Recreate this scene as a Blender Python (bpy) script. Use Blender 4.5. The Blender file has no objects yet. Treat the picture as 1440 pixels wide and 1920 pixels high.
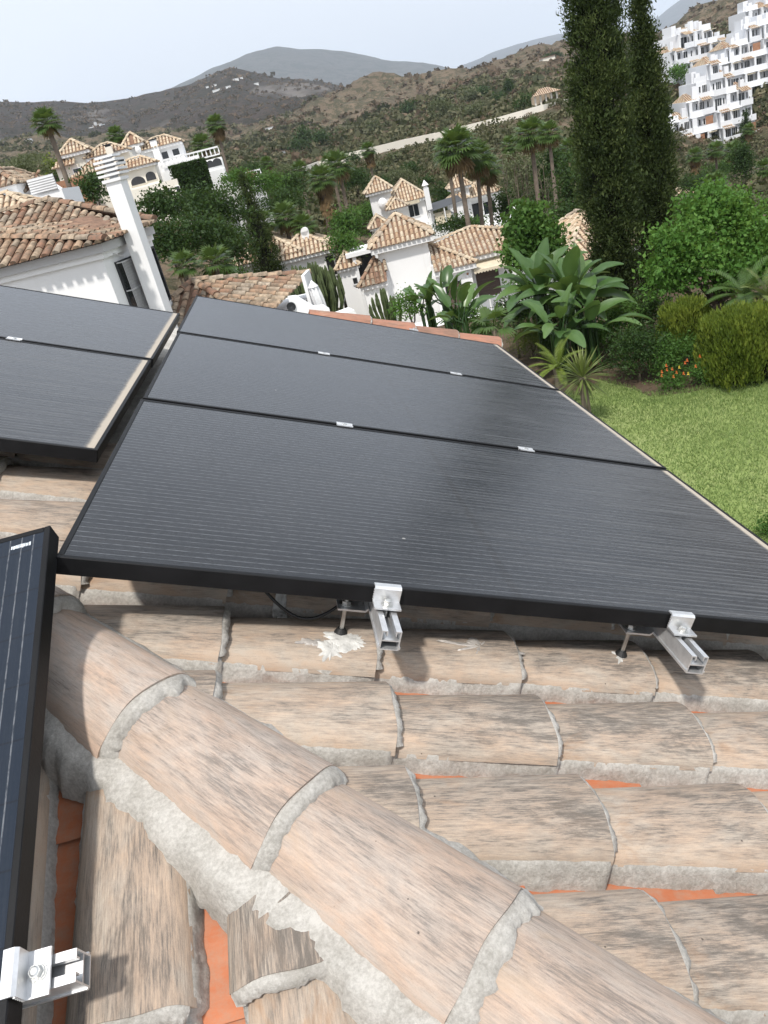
import bpy, bmesh, math, random
import numpy as np
from mathutils import Vector, Matrix, noise as mnoise
from mathutils.bvhtree import BVHTree

random.seed(7)
rng = np.random.default_rng(7)
scene = bpy.context.scene
col = scene.collection

# ------------------------------------------------------------------ camera
CAM_R = np.array([[0.9638712500, -0.1409634445, -0.2260122135],
                  [0.2642186763, 0.3983828534, 0.8783391106],
                  [0.0337743159, 0.9063224644, -0.4212349536]])      # right, up, forward
CAM_C = np.array([0.5287001348, -1.2803281082, 0.5107494925])
CAM_F = 1453.67                                                       # focal length for a 1440 px wide frame
cam_data = bpy.data.cameras.new('camera')
cam = bpy.data.objects.new('camera', cam_data); col.objects.link(cam)
cam.matrix_world = Matrix(((CAM_R[0][0], CAM_R[1][0], -CAM_R[2][0], CAM_C[0]),
                           (CAM_R[0][1], CAM_R[1][1], -CAM_R[2][1], CAM_C[1]),
                           (CAM_R[0][2], CAM_R[1][2], -CAM_R[2][2], CAM_C[2]),
                           (0, 0, 0, 1)))
cam_data.sensor_fit = 'HORIZONTAL'; cam_data.sensor_width = 36.0
cam_data.lens = CAM_F / 1440 * 36.0
cam_data.clip_start = 0.02; cam_data.clip_end = 40000
scene.camera = cam

# ------------------------------------------------------------------ sky, sun, exposure
SUN = np.array([-0.22, -0.55, 1.0]); SUN = SUN / np.linalg.norm(SUN)
world = bpy.data.worlds.new('World'); scene.world = world; world.use_nodes = True
wn = world.node_tree
for n_ in list(wn.nodes): wn.nodes.remove(n_)
w_out = wn.nodes.new('ShaderNodeOutputWorld'); w_bg = wn.nodes.new('ShaderNodeBackground')
sky = wn.nodes.new('ShaderNodeTexSky'); sky.sky_type = 'NISHITA'; sky.sun_disc = False
sky.sun_elevation = math.asin(SUN[2]); sky.sun_rotation = math.atan2(SUN[0], SUN[1])
sky.air_density = 1.0; sky.dust_density = 3.0; sky.ozone_density = 1.0; sky.altitude = 100
veil = wn.nodes.new('ShaderNodeMix'); veil.data_type = 'RGBA'          # thin even high cloud whitens the blue
veil.inputs[0].default_value = 0.9
veil.inputs[7].default_value = (8.2, 8.65, 9.35, 1)
wn.links.new(sky.outputs[0], veil.inputs[6]); wn.links.new(veil.outputs[2], w_bg.inputs[0])
w_bg.inputs[1].default_value = 0.1
wn.links.new(w_bg.outputs[0], w_out.inputs[0])
sun_data = bpy.data.lights.new('sun', 'SUN'); sun_data.energy = 3.05; sun_data.angle = math.radians(3.5)
sun_data.color = (1.0, 0.955, 0.89)
sun = bpy.data.objects.new('sun', sun_data); col.objects.link(sun)
sun.rotation_euler = Vector((-SUN[0], -SUN[1], -SUN[2])).to_track_quat('-Z', 'Y').to_euler()
sun.location = (0, 0, 60)
scene.view_settings.view_transform = 'Standard'; scene.view_settings.look = 'None'
scene.view_settings.exposure = 0.38; scene.view_settings.gamma = 1.0
scene.view_settings.use_curve_mapping = False
scene.render.engine = 'CYCLES'
scene.cycles.use_denoising = True
try: scene.cycles.denoiser = 'OPENIMAGEDENOISE'
except Exception: pass
scene.cycles.max_bounces = 6; scene.cycles.diffuse_bounces = 3; scene.cycles.glossy_bounces = 3
scene.cycles.transparent_max_bounces = 6; scene.cycles.volume_bounces = 0
scene.cycles.caustics_reflective = False; scene.cycles.caustics_refractive = False

# ------------------------------------------------------------------ helpers: points
def ray(px, py):
    d = (px - 720) / CAM_F * CAM_R[0] - (py - 960) / CAM_F * CAM_R[1] + CAM_R[2]
    return d / np.linalg.norm(d)
def at(px, py, D):
    """the point of the place that lies D metres away (in plan) in the direction of a spot of the photograph"""
    d = ray(px, py); return CAM_C + d * (D / math.hypot(d[0], d[1]))
def atz(px, py, z):
    d = ray(px, py); return CAM_C + d * ((z - CAM_C[2]) / d[2])
def mpp(P): return float((np.asarray(P) - CAM_C) @ CAM_R[2]) / CAM_F
def nrm(a): a = np.asarray(a, float); return a / np.linalg.norm(a)
def S(r, g, b):
    f = lambda c: (c / 255 / 12.92) if c / 255 <= 0.04045 else ((c / 255 + 0.055) / 1.055) ** 2.4
    return (f(r), f(g), f(b), 1.0)
def fnoise(x, y, z=0.0, oct_=4):
    return mnoise.fractal(Vector((x, y, z)), 0.9, 2.1, oct_)

# ------------------------------------------------------------------ helpers: things, parts, meshes
def thing(name, label, cat, loc=(0, 0, 0), rotz=0.0, group=None):
    o = bpy.data.objects.new(name, None); col.objects.link(o)
    o.empty_display_size = 0.2
    o.location = [float(v) for v in loc]; o.rotation_euler = (0, 0, rotz)
    return tag(o, label, cat, group)
def tag(o, label, cat, group=None, kind=None):
    o['label'] = label; o['category'] = cat
    if group: o['group'] = group
    if kind: o['kind'] = kind
    return o
def struct(o, label=None):
    o['kind'] = 'structure'
    if label: o['label'] = label
    return o
class MB:
    """collects polygons for one mesh"""
    def __init__(s): s.v = []; s.f = []; s.n = 0; s.t = []
    def add(s, V, F, t=None):
        V = np.asarray(V, float).reshape(-1, 3)
        s.v.append(V); k = s.n
        for f in F: s.f.append([i + k for i in f])
        s.n += len(V)
        s.t += ([0.5] * len(F) if t is None else (list(t) if hasattr(t, '__len__') else [t] * len(F)))
        return s
    def box(s, x0, x1, y0, y1, z0, z1, M=None):
        V = np.array([(x, y, z) for z in (z0, z1) for y in (y0, y1) for x in (x0, x1)], float)
        if M is not None: V = tr(M, V)
        return s.add(V, [(0, 2, 3, 1), (4, 5, 7, 6), (0, 1, 5, 4), (2, 6, 7, 3), (0, 4, 6, 2), (1, 3, 7, 5)])
    def bbox(s, x0, x1, y0, y1, z0, z1, b=0.003, M=None):
        """box with chamfered edges"""
        bm = bmesh.new(); bmesh.ops.create_cube(bm, size=1)
        for v in bm.verts: v.co = Vector(((x0 + x1) / 2 + v.co.x * (x1 - x0), (y0 + y1) / 2 + v.co.y * (y1 - y0), (z0 + z1) / 2 + v.co.z * (z1 - z0)))
        bmesh.ops.bevel(bm, geom=list(bm.edges), offset=b, segments=1, affect='EDGES')
        V = np.array([v.co for v in bm.verts]); bm.verts.index_update()
        F = [[v.index for v in f.verts] for f in bm.faces]; bm.free()
        if M is not None: V = tr(M, V)
        return s.add(V, F)
    def tube(s, pts, rad, seg=8, cap=True):
        pts = np.asarray(pts, float); n = len(pts)
        rad = np.full(n, rad) if np.isscalar(rad) else np.asarray(rad, float)
        V = []; t = nrm(pts[1] - pts[0]); a = np.cross(t, (0, 0, 1.0))
        if np.linalg.norm(a) < 1e-3: a = np.cross(t, (1.0, 0, 0))
        a = nrm(a)
        for i in range(n):
            t = nrm(pts[min(i + 1, n - 1)] - pts[max(i - 1, 0)])
            a = nrm(a - t * (a @ t)); b = np.cross(t, a)
            ang = np.arange(seg) * 2 * math.pi / seg
            V.append(pts[i] + rad[i] * (np.outer(np.cos(ang), a) + np.outer(np.sin(ang), b)))
        F = [(i * seg + j, i * seg + (j + 1) % seg, (i + 1) * seg + (j + 1) % seg, (i + 1) * seg + j) for i in range(n - 1) for j in range(seg)]
        if cap: F += [tuple(range(seg))[::-1], tuple((n - 1) * seg + j for j in range(seg))]
        return s.add(np.concatenate(V), F)
    def grid(s, P, closed=False, t=None):
        """P: rows x cols x 3"""
        P = np.asarray(P, float); r, c = P.shape[:2]
        F = [(i * c + j, i * c + (j + 1) % c, (i + 1) * c + (j + 1) % c, (i + 1) * c + j) for i in range(r - 1) for j in range(c if closed else c - 1)]
        return s.add(P.reshape(-1, 3), F, t)
    def prism(s, poly, axis_pts):
        """poly: list of 3d points, extruded by vector"""
        P = np.asarray(poly, float); n = len(P); Q = P + np.asarray(axis_pts, float)
        F = [tuple(range(n))[::-1], tuple(n + i for i in range(n))] + [(i, (i + 1) % n, n + (i + 1) % n, n + i) for i in range(n)]
        return s.add(np.concatenate([P, Q]), F)
    def mesh(s, name, smooth=False, fix=True):
        me = bpy.data.meshes.new(name)
        V = np.concatenate(s.v) if s.v else np.zeros((0, 3))
        me.from_pydata(V.tolist(), [], s.f)
        if len(set(s.t)) > 1:
            a = me.attributes.new('tint', 'FLOAT', 'FACE'); a.data.foreach_set('value', np.asarray(s.t, np.float32))
        if smooth: me.polygons.foreach_set('use_smooth', [True] * len(me.polygons))
        me.update()
        return me
    def build(s, name, mat, parent=None, smooth=False, fixn=True):
        me = s.mesh(name, smooth)
        if fixn and s.n < 60000:
            bm = bmesh.new(); bm.from_mesh(me); bmesh.ops.recalc_face_normals(bm, faces=bm.faces); bm.to_mesh(me); bm.free()
        if mat: me.materials.append(mat)
        return link(name, me, parent)
def link(name, me, parent=None, M=None):
    o = bpy.data.objects.new(name, me); col.objects.link(o)
    if parent: o.parent = parent
    if M is not None: o.matrix_basis = M
    return o
def quadmesh(name, V, nq, mat, parent=None, tint=None, k=4, smooth=False):
    """V: (nq*k,3) vertices of separate k-gons"""
    me = bpy.data.meshes.new(name)
    V = np.asarray(V, np.float32).reshape(-1, 3)
    me.vertices.add(len(V)); me.vertices.foreach_set('co', V.ravel())
    me.loops.add(nq * k); me.loops.foreach_set('vertex_index', np.arange(nq * k, dtype=np.int32))
    me.polygons.add(nq); me.polygons.foreach_set('loop_start', np.arange(0, nq * k, k, dtype=np.int32))
    me.polygons.foreach_set('loop_total', np.full(nq, k, np.int32))
    if tint is not None:
        a = me.attributes.new('tint', 'FLOAT', 'FACE'); a.data.foreach_set('value', np.asarray(tint, np.float32))
    me.update(calc_edges=True)
    if mat: me.materials.append(mat)
    return link(name, me, parent)
def tr(M, V):
    M = np.array(M); return np.asarray(V, float) @ M[:3, :3].T + M[:3, 3]
def T(x, y, z): return Matrix.Translation((x, y, z))
def frame(o, x, y, z):
    return Matrix(((x[0], y[0], z[0], o[0]), (x[1], y[1], z[1], o[1]), (x[2], y[2], z[2], o[2]), (0, 0, 0, 1)))
def autosmooth(o, ang=40):
    me = o.data
    try:
        me.polygons.foreach_set('use_smooth', [True] * len(me.polygons)); me.set_sharp_from_angle(angle=math.radians(ang))
    except Exception: pass
    return o

# ------------------------------------------------------------------ helpers: materials
class NT:
    def __init__(s, name):
        s.m = bpy.data.materials.new(name); s.m.use_nodes = True; s.t = s.m.node_tree
        for n in list(s.t.nodes): s.t.nodes.remove(n)
        s.out = s.t.nodes.new('ShaderNodeOutputMaterial')
    def __call__(s, typ, ins=None, **props):
        n = s.t.nodes.new('ShaderNode' + typ)
        for k, v in props.items(): setattr(n, k, v)
        for k, v in (ins or {}).items():
            if isinstance(v, bpy.types.NodeSocket): s.t.links.new(v, n.inputs[k])
            else: n.inputs[k].default_value = v
        return n
    def mix(s, f, a, b, blend='MIX'):
        return s('Mix', {0: f, 6: a, 7: b}, data_type='RGBA', blend_type=blend).outputs[2]
    def math(s, op, a, b=0.0, c=None, clamp=False):
        ins = {0: a, 1: b}
        if c is not None: ins[2] = c
        return s('Math', ins, operation=op, use_clamp=clamp).outputs[0]
    def coord(s, which='Object'): return s('TexCoord').outputs[which]
    def map(s, v, scale=(1, 1, 1), loc=(0, 0, 0), rot=(0, 0, 0)):
        return s('Mapping', {'Vector': v, 'Scale': scale, 'Location': loc, 'Rotation': rot}).outputs[0]
    def noise(s, v, scale, detail=4, rough=0.55, dist=0.0, out=0):
        return s('TexNoise', {'Vector': v, 'Scale': scale, 'Detail': detail, 'Roughness': rough, 'Distortion': dist}).outputs[out]
    def ramp(s, f, stops, interp='LINEAR'):
        n = s('ValToRGB', {0: f}); r = n.color_ramp; r.interpolation = interp
        while len(r.elements) > 1: r.elements.remove(r.elements[-1])
        for i, (p, c) in enumerate(stops):
            e = r.elements[0] if i == 0 else r.elements.new(p)
            e.position = p; e.color = c if hasattr(c, '__len__') else (c, c, c, 1)
        return n.outputs[0]
    def rng(s, f, a, b, c=0.0, d=1.0):
        return s('MapRange', {0: f, 1: a, 2: b, 3: c, 4: d}).outputs[0]
    def sep(s, v): return s('SeparateXYZ', {0: v}).outputs
    def attr(s, n): return s('Attribute', attribute_name=n).outputs['Fac']
    def rand(s): return s('ObjectInfo').outputs['Random']
    def offs(s, v, k=37.0):
        """texture space shifted per object so that alike pieces differ"""
        r = s.rand(); c = s('CombineXYZ', {0: s.math('MULTIPLY', r, k), 1: s.math('MULTIPLY', r, k * 1.7), 2: s.math('MULTIPLY', r, k * 0.6)})
        return s('VectorMath', {0: v, 1: c.outputs[0]}, operation='ADD').outputs[0]
    def bump(s, h, strength=0.3, dist=0.01):
        return s('Bump', {'Height': h, 'Strength': strength, 'Distance': dist}).outputs[0]
    def bsdf(s, color, rough=0.7, spec=0.5, metal=0.0, normal=None, **kw):
        ins = {'Base Color': color, 'Roughness': rough, 'Specular IOR Level': spec, 'Metallic': metal}
        if normal is not None: ins['Normal'] = normal
        ins.update(kw)
        b = s('BsdfPrincipled', ins); s.t.links.new(b.outputs[0], s.out.inputs[0]); return s.m
    def leaf(s, color, rough=0.5, trans=0.3, spec=0.35):
        b = s('BsdfPrincipled', {'Base Color': color, 'Roughness': rough, 'Specular IOR Level': spec})
        t = s('BsdfTranslucent', {'Color': s.mix(0.5, color, (0.25, 0.35, 0.05, 1), 'MIX')})
        m = s('MixShader', {0: trans, 1: b.outputs[0], 2: t.outputs[0]})
        s.t.links.new(m.outputs[0], s.out.inputs[0]); return s.m
def plain(name, color, rough=0.7, var=0.12, scale=3.0, metal=0.0, spec=0.4, bump=0.1, bscale=60):
    g = NT(name); v = g.coord()
    n = g.noise(v, scale, 5, 0.6)
    dark = tuple(c * (1 - var) for c in color[:3]) + (1,); lite = tuple(min(1, c * (1 + var)) for c in color[:3]) + (1,)
    c = g.ramp(n, [(0.3, dark), (0.7, lite)])
    return g.bsdf(c, rough, spec, metal, g.bump(g.noise(v, bscale, 3), bump, 0.004))
MAT = {}
# ------------------------------------------------------------------ materials of the roof and the panels
def clay(name, base, dirt, stain, dirt_amt=1.0, scale=1.0, gradient=True, zmax=0.06):
    """weathered barrel tile: streaks of grey lichen along the tile, pits, brown stains; cleaner near the lower edges"""
    g = NT(name); v0 = g.coord(); v = g.offs(v0)
    r = g.rand()
    r2 = g.math('FRACT', g.math('MULTIPLY', r, 7.31)); r3 = g.math('FRACT', g.math('MULTIPLY', r, 23.7))
    pink = tuple(min(1, c * k) for c, k in zip(base[:3], (1.06, 0.96, 0.90))) + (1,); chalk = tuple(min(1, c * k) for c, k in zip(base[:3], (1.02, 1.08, 1.14))) + (1,)
    base_c = g.mix(g.ramp(g.noise(g.map(v, (9 * scale, 20 * scale, 20 * scale)), 1, 6, 0.65, 0.4), [(0.38, 0.0), (0.62, 1.0)]), pink, chalk)
    base_c = g.mix(g.math('MULTIPLY', r2, 0.4), base_c, tuple(c * k for c, k in zip(base[:3], (0.86, 0.82, 0.78))) + (1,))
    # blotches of grey lichen, thickest on the crown, drawn out along the tile
    p1 = g.noise(g.map(v, (7 * scale, 17 * scale, 17 * scale)), 1.0, 9, 0.72, 0.6)
    p2 = g.noise(g.map(v, (13 * scale, 120 * scale, 120 * scale)), 1.0, 8, 0.72, 0.25)
    p3 = g.noise(g.map(v, (26 * scale, 420 * scale, 420 * scale)), 1.0, 7, 0.74, 0.12)
    grit = g.noise(v, 520 * scale, 5, 0.85)
    f = g.math('ADD', g.math('MULTIPLY', g.math('SUBTRACT', p1, 0.5), 1.15), g.math('MULTIPLY', g.math('SUBTRACT', p2, 0.5), 1.15))
    f = g.math('ADD', g.math('ADD', f, 0.5), g.math('MULTIPLY', g.math('SUBTRACT', p3, 0.5), 1.15))
    if gradient:
        f = g.math('ADD', f, g.rng(g.sep(v0)[2], 0.0, zmax, -0.30, 0.15))
    f = g.math('ADD', f, g.rng(r3, 0, 1, -0.10, 0.14))
    c = g.mix(g.math('MULTIPLY', g.ramp(f, [(0.28, 0.0), (0.52, 0.45), (0.80, 0.85)]), 0.85 * dirt_amt), base_c, dirt)
    c = g.mix(g.math('MULTIPLY', g.ramp(f, [(0.58, 0.0), (0.90, 1.0)]), 0.7 * dirt_amt), c, tuple(x * 0.5 for x in dirt[:3]) + (1,))
    c = g.mix(g.math('MULTIPLY', g.ramp(grit, [(0.52, 0.0), (0.72, 1.0)]), 0.3), c, tuple(x * 0.6 for x in dirt[:3]) + (1,))
    c = g.mix(g.math('MULTIPLY', g.ramp(grit, [(0.28, 1.0), (0.45, 0.0)]), 0.22), c, chalk)
    sn = g.ramp(g.noise(g.map(v, (9 * scale, 16 * scale, 16 * scale), (3, 1, 0)), 1.0, 7, 0.7, 0.8), [(0.50, 0.0), (0.66, 1.0)])
    up_end = g.rng(g.sep(v0)[0], 0.09, 0.20, 1.0, 0.18)
    c = g.mix(g.math('MULTIPLY', g.math('MULTIPLY', sn, up_end), 0.7), c, stain)
    vor = g('TexVoronoi', {'Vector': v, 'Scale': 62 * scale})
    pit = g.math('MULTIPLY', g.ramp(vor.outputs[0], [(0.0, 1.0), (0.07, 1.0), (0.12, 0.0)]), g.ramp(g.sep(vor.outputs[1])[0], [(0.955, 0.0), (0.965, 1.0)]))
    c = g.mix(g.math('MULTIPLY', pit, 0.7), c, (0.05, 0.045, 0.04, 1))
    h = g.math('ADD', g.math('MULTIPLY', grit, 0.7), g.math('ADD', g.math('MULTIPLY', p3, 0.6), g.math('MULTIPLY', pit, -1.0)))
    return g.bsdf(c, 0.9, 0.18, 0.0, g.bump(h, 0.6, 0.0022))
MAT['clay'] = clay('weathered_clay', (0.50, 0.41, 0.325, 1), (0.20, 0.18, 0.16, 1), (0.36, 0.22, 0.13, 1))
MAT['hip_clay'] = clay('weathered_hip_clay', (0.52, 0.42, 0.345, 1), (0.205, 0.188, 0.175, 1), (0.45, 0.33, 0.23, 1), 0.78, zmax=0.10)
MAT['red_clay'] = clay('reddish_clay', (0.42, 0.19, 0.125, 1), (0.25, 0.18, 0.14, 1), (0.45, 0.33, 0.24, 1), 0.8)

def mk_pan():
    g = NT('orange_pan_clay'); v = g.offs(g.coord())
    n = g.noise(g.map(v, (6, 30, 30)), 1, 5, 0.6)
    c = g.ramp(n, [(0.25, (0.40, 0.125, 0.055, 1)), (0.6, (0.49, 0.18, 0.09, 1)), (0.8, (0.50, 0.24, 0.14, 1))])
    sp = g.ramp(g.noise(v, 38, 7, 0.75), [(0.42, 0.0), (0.68, 1.0)])
    c = g.mix(g.math('MULTIPLY', sp, 0.6), c, (0.36, 0.25, 0.18, 1))
    return g.bsdf(c, 0.75, 0.3, 0, g.bump(g.noise(g.map(v, (40, 200, 200)), 1, 4), 0.3, 0.002))
MAT['pan'] = mk_pan()
def mk_mortar(name='mortar', a=(0.40, 0.375, 0.335, 1), b=(0.68, 0.65, 0.60, 1), sc=1.0):
    g = NT(name); v = g.coord()
    n = g.noise(v, 14 * sc, 6, 0.65); n2 = g.noise(v, 160 * sc, 5, 0.75)
    c = g.ramp(g.math('ADD', g.math('MULTIPLY', n, 0.45), g.math('MULTIPLY', n2, 0.55)), [(0.38, a), (0.6, b)])
    cr = g('TexVoronoi', {'Vector': g.map(g('VectorMath', {0: v, 1: g('TexNoise', {'Vector': v, 'Scale': 30 * sc}).outputs[1]}, operation='ADD').outputs[0], (1, 1, 1)), 'Scale': 11 * sc}, feature='DISTANCE_TO_EDGE').outputs[0]
    crk = g.ramp(cr, [(0.0, 1.0), (0.012, 0.9), (0.03, 0.0)])
    c = g.mix(g.math('MULTIPLY', crk, 0.0), c, (0.09, 0.08, 0.07, 1))
    al = g.ramp(g.noise(v, 9 * sc, 4, 0.6), [(0.55, 0.0), (0.75, 1.0)])
    c = g.mix(g.math('MULTIPLY', al, 0.35), c, (0.2, 0.17, 0.13, 1))
    h = g.math('ADD', g.noise(v, 380 * sc, 6, 0.85), g.math('MULTIPLY', g.noise(v, 900 * sc, 3, 0.8), 0.5))
    h = g.math('ADD', h, g.math('MULTIPLY', g.noise(v, 70 * sc, 5, 0.65), 1.6))
    return g.bsdf(c, 0.95, 0.15, 0, g.bump(h, 0.85, 0.0032))
MAT['mortar'] = mk_mortar()
MAT['mortar_far'] = mk_mortar('mortar_far', sc=0.25)

def mk_glass(name='solar_glass', dust=1.0, cells=(0.0065, 0.0082, 0.0115, 1)):
    """panel glass over black cells: x along the slope, y across; hair-thin wires, dust streaks running down to the low edge"""
    g = NT(name); v = g.coord(); sx, sy, _ = g.sep(v); vo = g.offs(v)
    PL, PWd = 1.738, 1.038
    # wires every 20.8 mm, broken by fine dust
    fy = g.math('FRACT', g.math('DIVIDE', sy, 0.0208))
    wire = g.ramp(g.math('ABSOLUTE', g.math('SUBTRACT', fy, 0.5)), [(0.0, 1.0), (0.03, 0.9), (0.075, 0.0)])
    brk = g.ramp(g.noise(g.map(vo, (70, 500, 1)), 1, 4, 0.7), [(0.40, 0.0), (0.58, 1.0)])
    wire = g.math('MULTIPLY', wire, g.math('ADD', 0.10, g.math('MULTIPLY', brk, 0.5)))
    # cell gaps along the slope every 91 mm and the middle busbar
    fx = g.math('FRACT', g.math('DIVIDE', sx, 0.0912))
    gap = g.ramp(g.math('ABSOLUTE', g.math('SUBTRACT', fx, 0.5)), [(0.0, 1.0), (0.012, 1.0), (0.02, 0.0)])
    fy2 = g.math('FRACT', g.math('DIVIDE', sy, 0.1716))
    gap2 = g.ramp(g.math('ABSOLUTE', g.math('SUBTRACT', fy2, 0.5)), [(0.0, 1.0), (0.008, 1.0), (0.014, 0.0)])
    mid = g.ramp(g.math('ABSOLUTE', g.math('SUBTRACT', sx, PL / 2)), [(0.0, 1.0), (0.006, 1.0), (0.010, 0.0)])
    c = g.mix(g.math('MULTIPLY', gap, 0.5), cells, (0.006, 0.006, 0.008, 1))
    c = g.mix(g.math('MULTIPLY', gap2, 0.6), c, (0.004, 0.004, 0.005, 1))
    c = g.mix(g.math('MULTIPLY', mid, 0.9), c, (0.002, 0.002, 0.003, 1))
    c = g.mix(wire, c, (0.22, 0.23, 0.245, 1))
    # dust: fine rain streaks along x, stronger towards the low edge
    s1 = g.noise(g.map(vo, (2.2, 150, 1)), 1, 7, 0.72, 0.25)
    s2 = g.noise(g.map(vo, (9, 420, 1)), 1, 5, 0.7, 0.3)
    low = g.rng(sx, 0.55, PL, 0.0, 1.0)
    st = g.math('ADD', g.math('MULTIPLY', s1, 0.6), g.math('MULTIPLY', s2, 0.4))
    stf = g.math('MULTIPLY', g.ramp(st, [(0.47, 0.0), (0.66, 1.0)]), g.math('ADD', 0.05, g.math('MULTIPLY', low, 0.30)))
    gr = g.ramp(g.noise(g.map(vo, (120, 260, 1)), 1, 5, 0.8), [(0.5, 0.0), (0.72, 1.0)])
    stf = g.math('ADD', stf, g.math('MULTIPLY', gr, 0.05))
    bl = g.rng(g.noise(vo, 2.2, 4, 0.6), 0.35, 0.7, 0.004, 0.036)
    stf = g.math('ADD', stf, bl)
    stf = g.math('MULTIPLY', stf, dust)
    c = g.mix(stf, c, (0.36, 0.36, 0.36, 1))
    sp = g('TexVoronoi', {'Vector': vo, 'Scale': 9.0})
    spk = g.math('MULTIPLY', g.ramp(g.math('ADD', sp.outputs[0], g.math('MULTIPLY', g.noise(vo, 160, 3), 0.035)), [(0.0, 1.0), (0.05, 1.0), (0.062, 0.0)]), g.ramp(g.sep(sp.outputs[1])[0], [(0.86, 0.0), (0.87, 1.0)]))
    c = g.mix(g.math('MULTIPLY', spk, 0.55), c, (0.5, 0.49, 0.46, 1))
    # caked dirt held back by the frame at the low edge
    e = g.math('ADD', sx, g.math('MULTIPLY', g.noise(g.map(vo, (8, 40, 1)), 1, 4, 0.7), 0.012))
    cake = g.ramp(g.math('DIVIDE', e, PL), [(0.9835, 0.0), (0.9885, 0.85)])
    c = g.mix(cake, c, (0.50, 0.435, 0.35, 1))
    # margin: unprinted dark border under the glass
    bx = g.math('MINIMUM', g.math('MINIMUM', sy, g.math('SUBTRACT', PWd, sy)), sx)
    rough = g.math('ADD', 0.20, g.math('MULTIPLY', stf, 0.9))
    rough = g.math('ADD', rough, g.math('MULTIPLY', cake, 0.4))
    b = g.bump(g.math('ADD', g.math('MULTIPLY', st, 0.6), g.noise(vo, 600, 3)), 0.08, 0.0006)
    return g.bsdf(c, rough, 0.5, 0, b, IOR=1.36, **{'Sheen Weight': 0.10 * dust, 'Sheen Roughness': 0.35, 'Sheen Tint': (0.85, 0.9, 1.0, 1)})
MAT['glass'] = mk_glass(); MAT['glass_clean'] = mk_glass('solar_glass_clean', 0.3, (0.010, 0.016, 0.027, 1))
MAT['frame'] = plain('black_anodised', (0.006, 0.0062, 0.007, 1), 0.5, 0.5, 9, 0.0, 0.22, 0.08, 200)
def mk_alu():
    g = NT('aluminium'); v = g.coord()
    n = g.noise(g.map(v, (12, 400, 400)), 1, 4, 0.6); n2 = g.noise(v, 30, 5, 0.7)
    c = g.ramp(n2, [(0.3, (0.60, 0.605, 0.61, 1)), (0.65, (0.80, 0.805, 0.81, 1))])
    return g.bsdf(c, g.rng(n, 0.3, 0.7, 0.34, 0.5), 0.5, 0.75, g.bump(n, 0.12, 0.0006))
MAT['alu'] = mk_alu()
MAT['steel'] = plain('bolt_steel', (0.62, 0.62, 0.60, 1), 0.32, 0.15, 60, 0.9, 0.5, 0.1, 300)
MAT['rubber'] = plain('black_rubber', (0.015, 0.015, 0.015, 1), 0.55, 0.3, 20)
MAT['sealant'] = plain('white_sealant', (0.56, 0.55, 0.52, 1), 0.6, 0.3, 45, 0, 0.3, 1.0, 70)
MAT['clear_sealant'] = plain('dirty_clear_sealant', (0.40, 0.37, 0.34, 1), 0.3, 0.3, 40, 0, 0.6, 0.6, 90)
MAT['white_label'] = plain('white_label', (0.62, 0.66, 0.70, 1), 0.5, 0.35, 150)
MAT['letter'] = plain('pressed_letter', (0.62, 0.33, 0.21, 1), 0.8, 0.1, 60)

# ------------------------------------------------------------------ the roof we stand on
SL = 0.4126972893797442
cS, sS = math.cos(SL), math.sin(SL)
AU = np.array([cS, 0, -sS]); AV = np.array([0, 1.0, 0]); AN = np.array([sS, 0, cS])
BQ = np.array([0, -cS, -sS]); BX = np.array([1.0, 0, 0]); BN = np.array([0, -sS, cS])
HC = -0.07                                                # the hip lies over the plan line x + y = HC
HP = np.array([0, HC, -0.2 / cS]); DB = float(BN @ HP)
HD = nrm((1, -1, -math.tan(SL))); HE = nrm((-1, -1, 0)); HU = np.cross(HE, HD); HU = HU if HU[2] > 0 else -HU
MA = frame((0, 0, 0), AU, AV, AN)                         # slope under the big array: u, v, height above the glass plane
MBM = frame(BN * DB, BQ, BX, BN)                          # slope towards the viewer: q, x, height above the tile bed
MH = frame(HP, HD, np.cross(HU, HD), HU)
LAWN = -4.8
house_loc = np.array([0.6, 2.2, LAWN])
house = thing('tiled_house', 'house under the camera, its barrel tile roof filling the lower half', 'house', house_loc)
def wpart(parent_loc, o): o.location = [-float(v) for v in parent_loc]; return o

def barrel(L, w0, w1, h0, h1, z0, z1, th=0.012, seg=16, nl=5, wob=0.0015, seed=0):
    """half-round tapered tile: x from 0 (upper, narrow) to L (lower, wide)"""
    m = MB(); r_ = random.Random(seed); ph = r_.random() * 9
    out = []; inn = []
    for i in range(nl + 1):
        t = i / nl; w = w0 + (w1 - w0) * t; h = h0 + (h1 - h0) * t; z = z0 + (z1 - z0) * t
        ro = []; ri = []
        for j in range(seg + 1):
            a = math.pi * j / seg
            k = 1 + wob / 0.08 * math.sin(3 * a + ph + 2.0 * t)
            x = t * L + (wob * math.sin(5 * a + ph) if i in (0, nl) else 0)
            ro.append((x, math.cos(a) * w * k, z + math.sin(a) ** 0.92 * h * k))
            ri.append((x, math.cos(a) * (w - th) * k, z + math.sin(a) ** 0.92 * (h - th) * k))
        out.append(ro); inn.append(ri)
    m.grid(out); m.grid(inn)
    n = seg + 1; tot = (nl + 1) * n
    F = []
    for i in (0, nl):
        F += [(i * n + j, i * n + j + 1, tot + i * n + j + 1, tot + i * n + j) for j in range(seg)]
    for j in (0, seg):
        F += [(i * n + j, (i + 1) * n + j, tot + (i + 1) * n + j, tot + i * n + j) for i in range(nl)]
    m.f += [list(f) for f in F]; m.t += [0.5] * len(F)
    return m
def weld(me):
    bm = bmesh.new(); bm.from_mesh(me); bmesh.ops.remove_doubles(bm, verts=bm.verts, dist=1e-5); bmesh.ops.recalc_face_normals(bm, faces=bm.faces); bm.to_mesh(me); bm.free()
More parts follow.
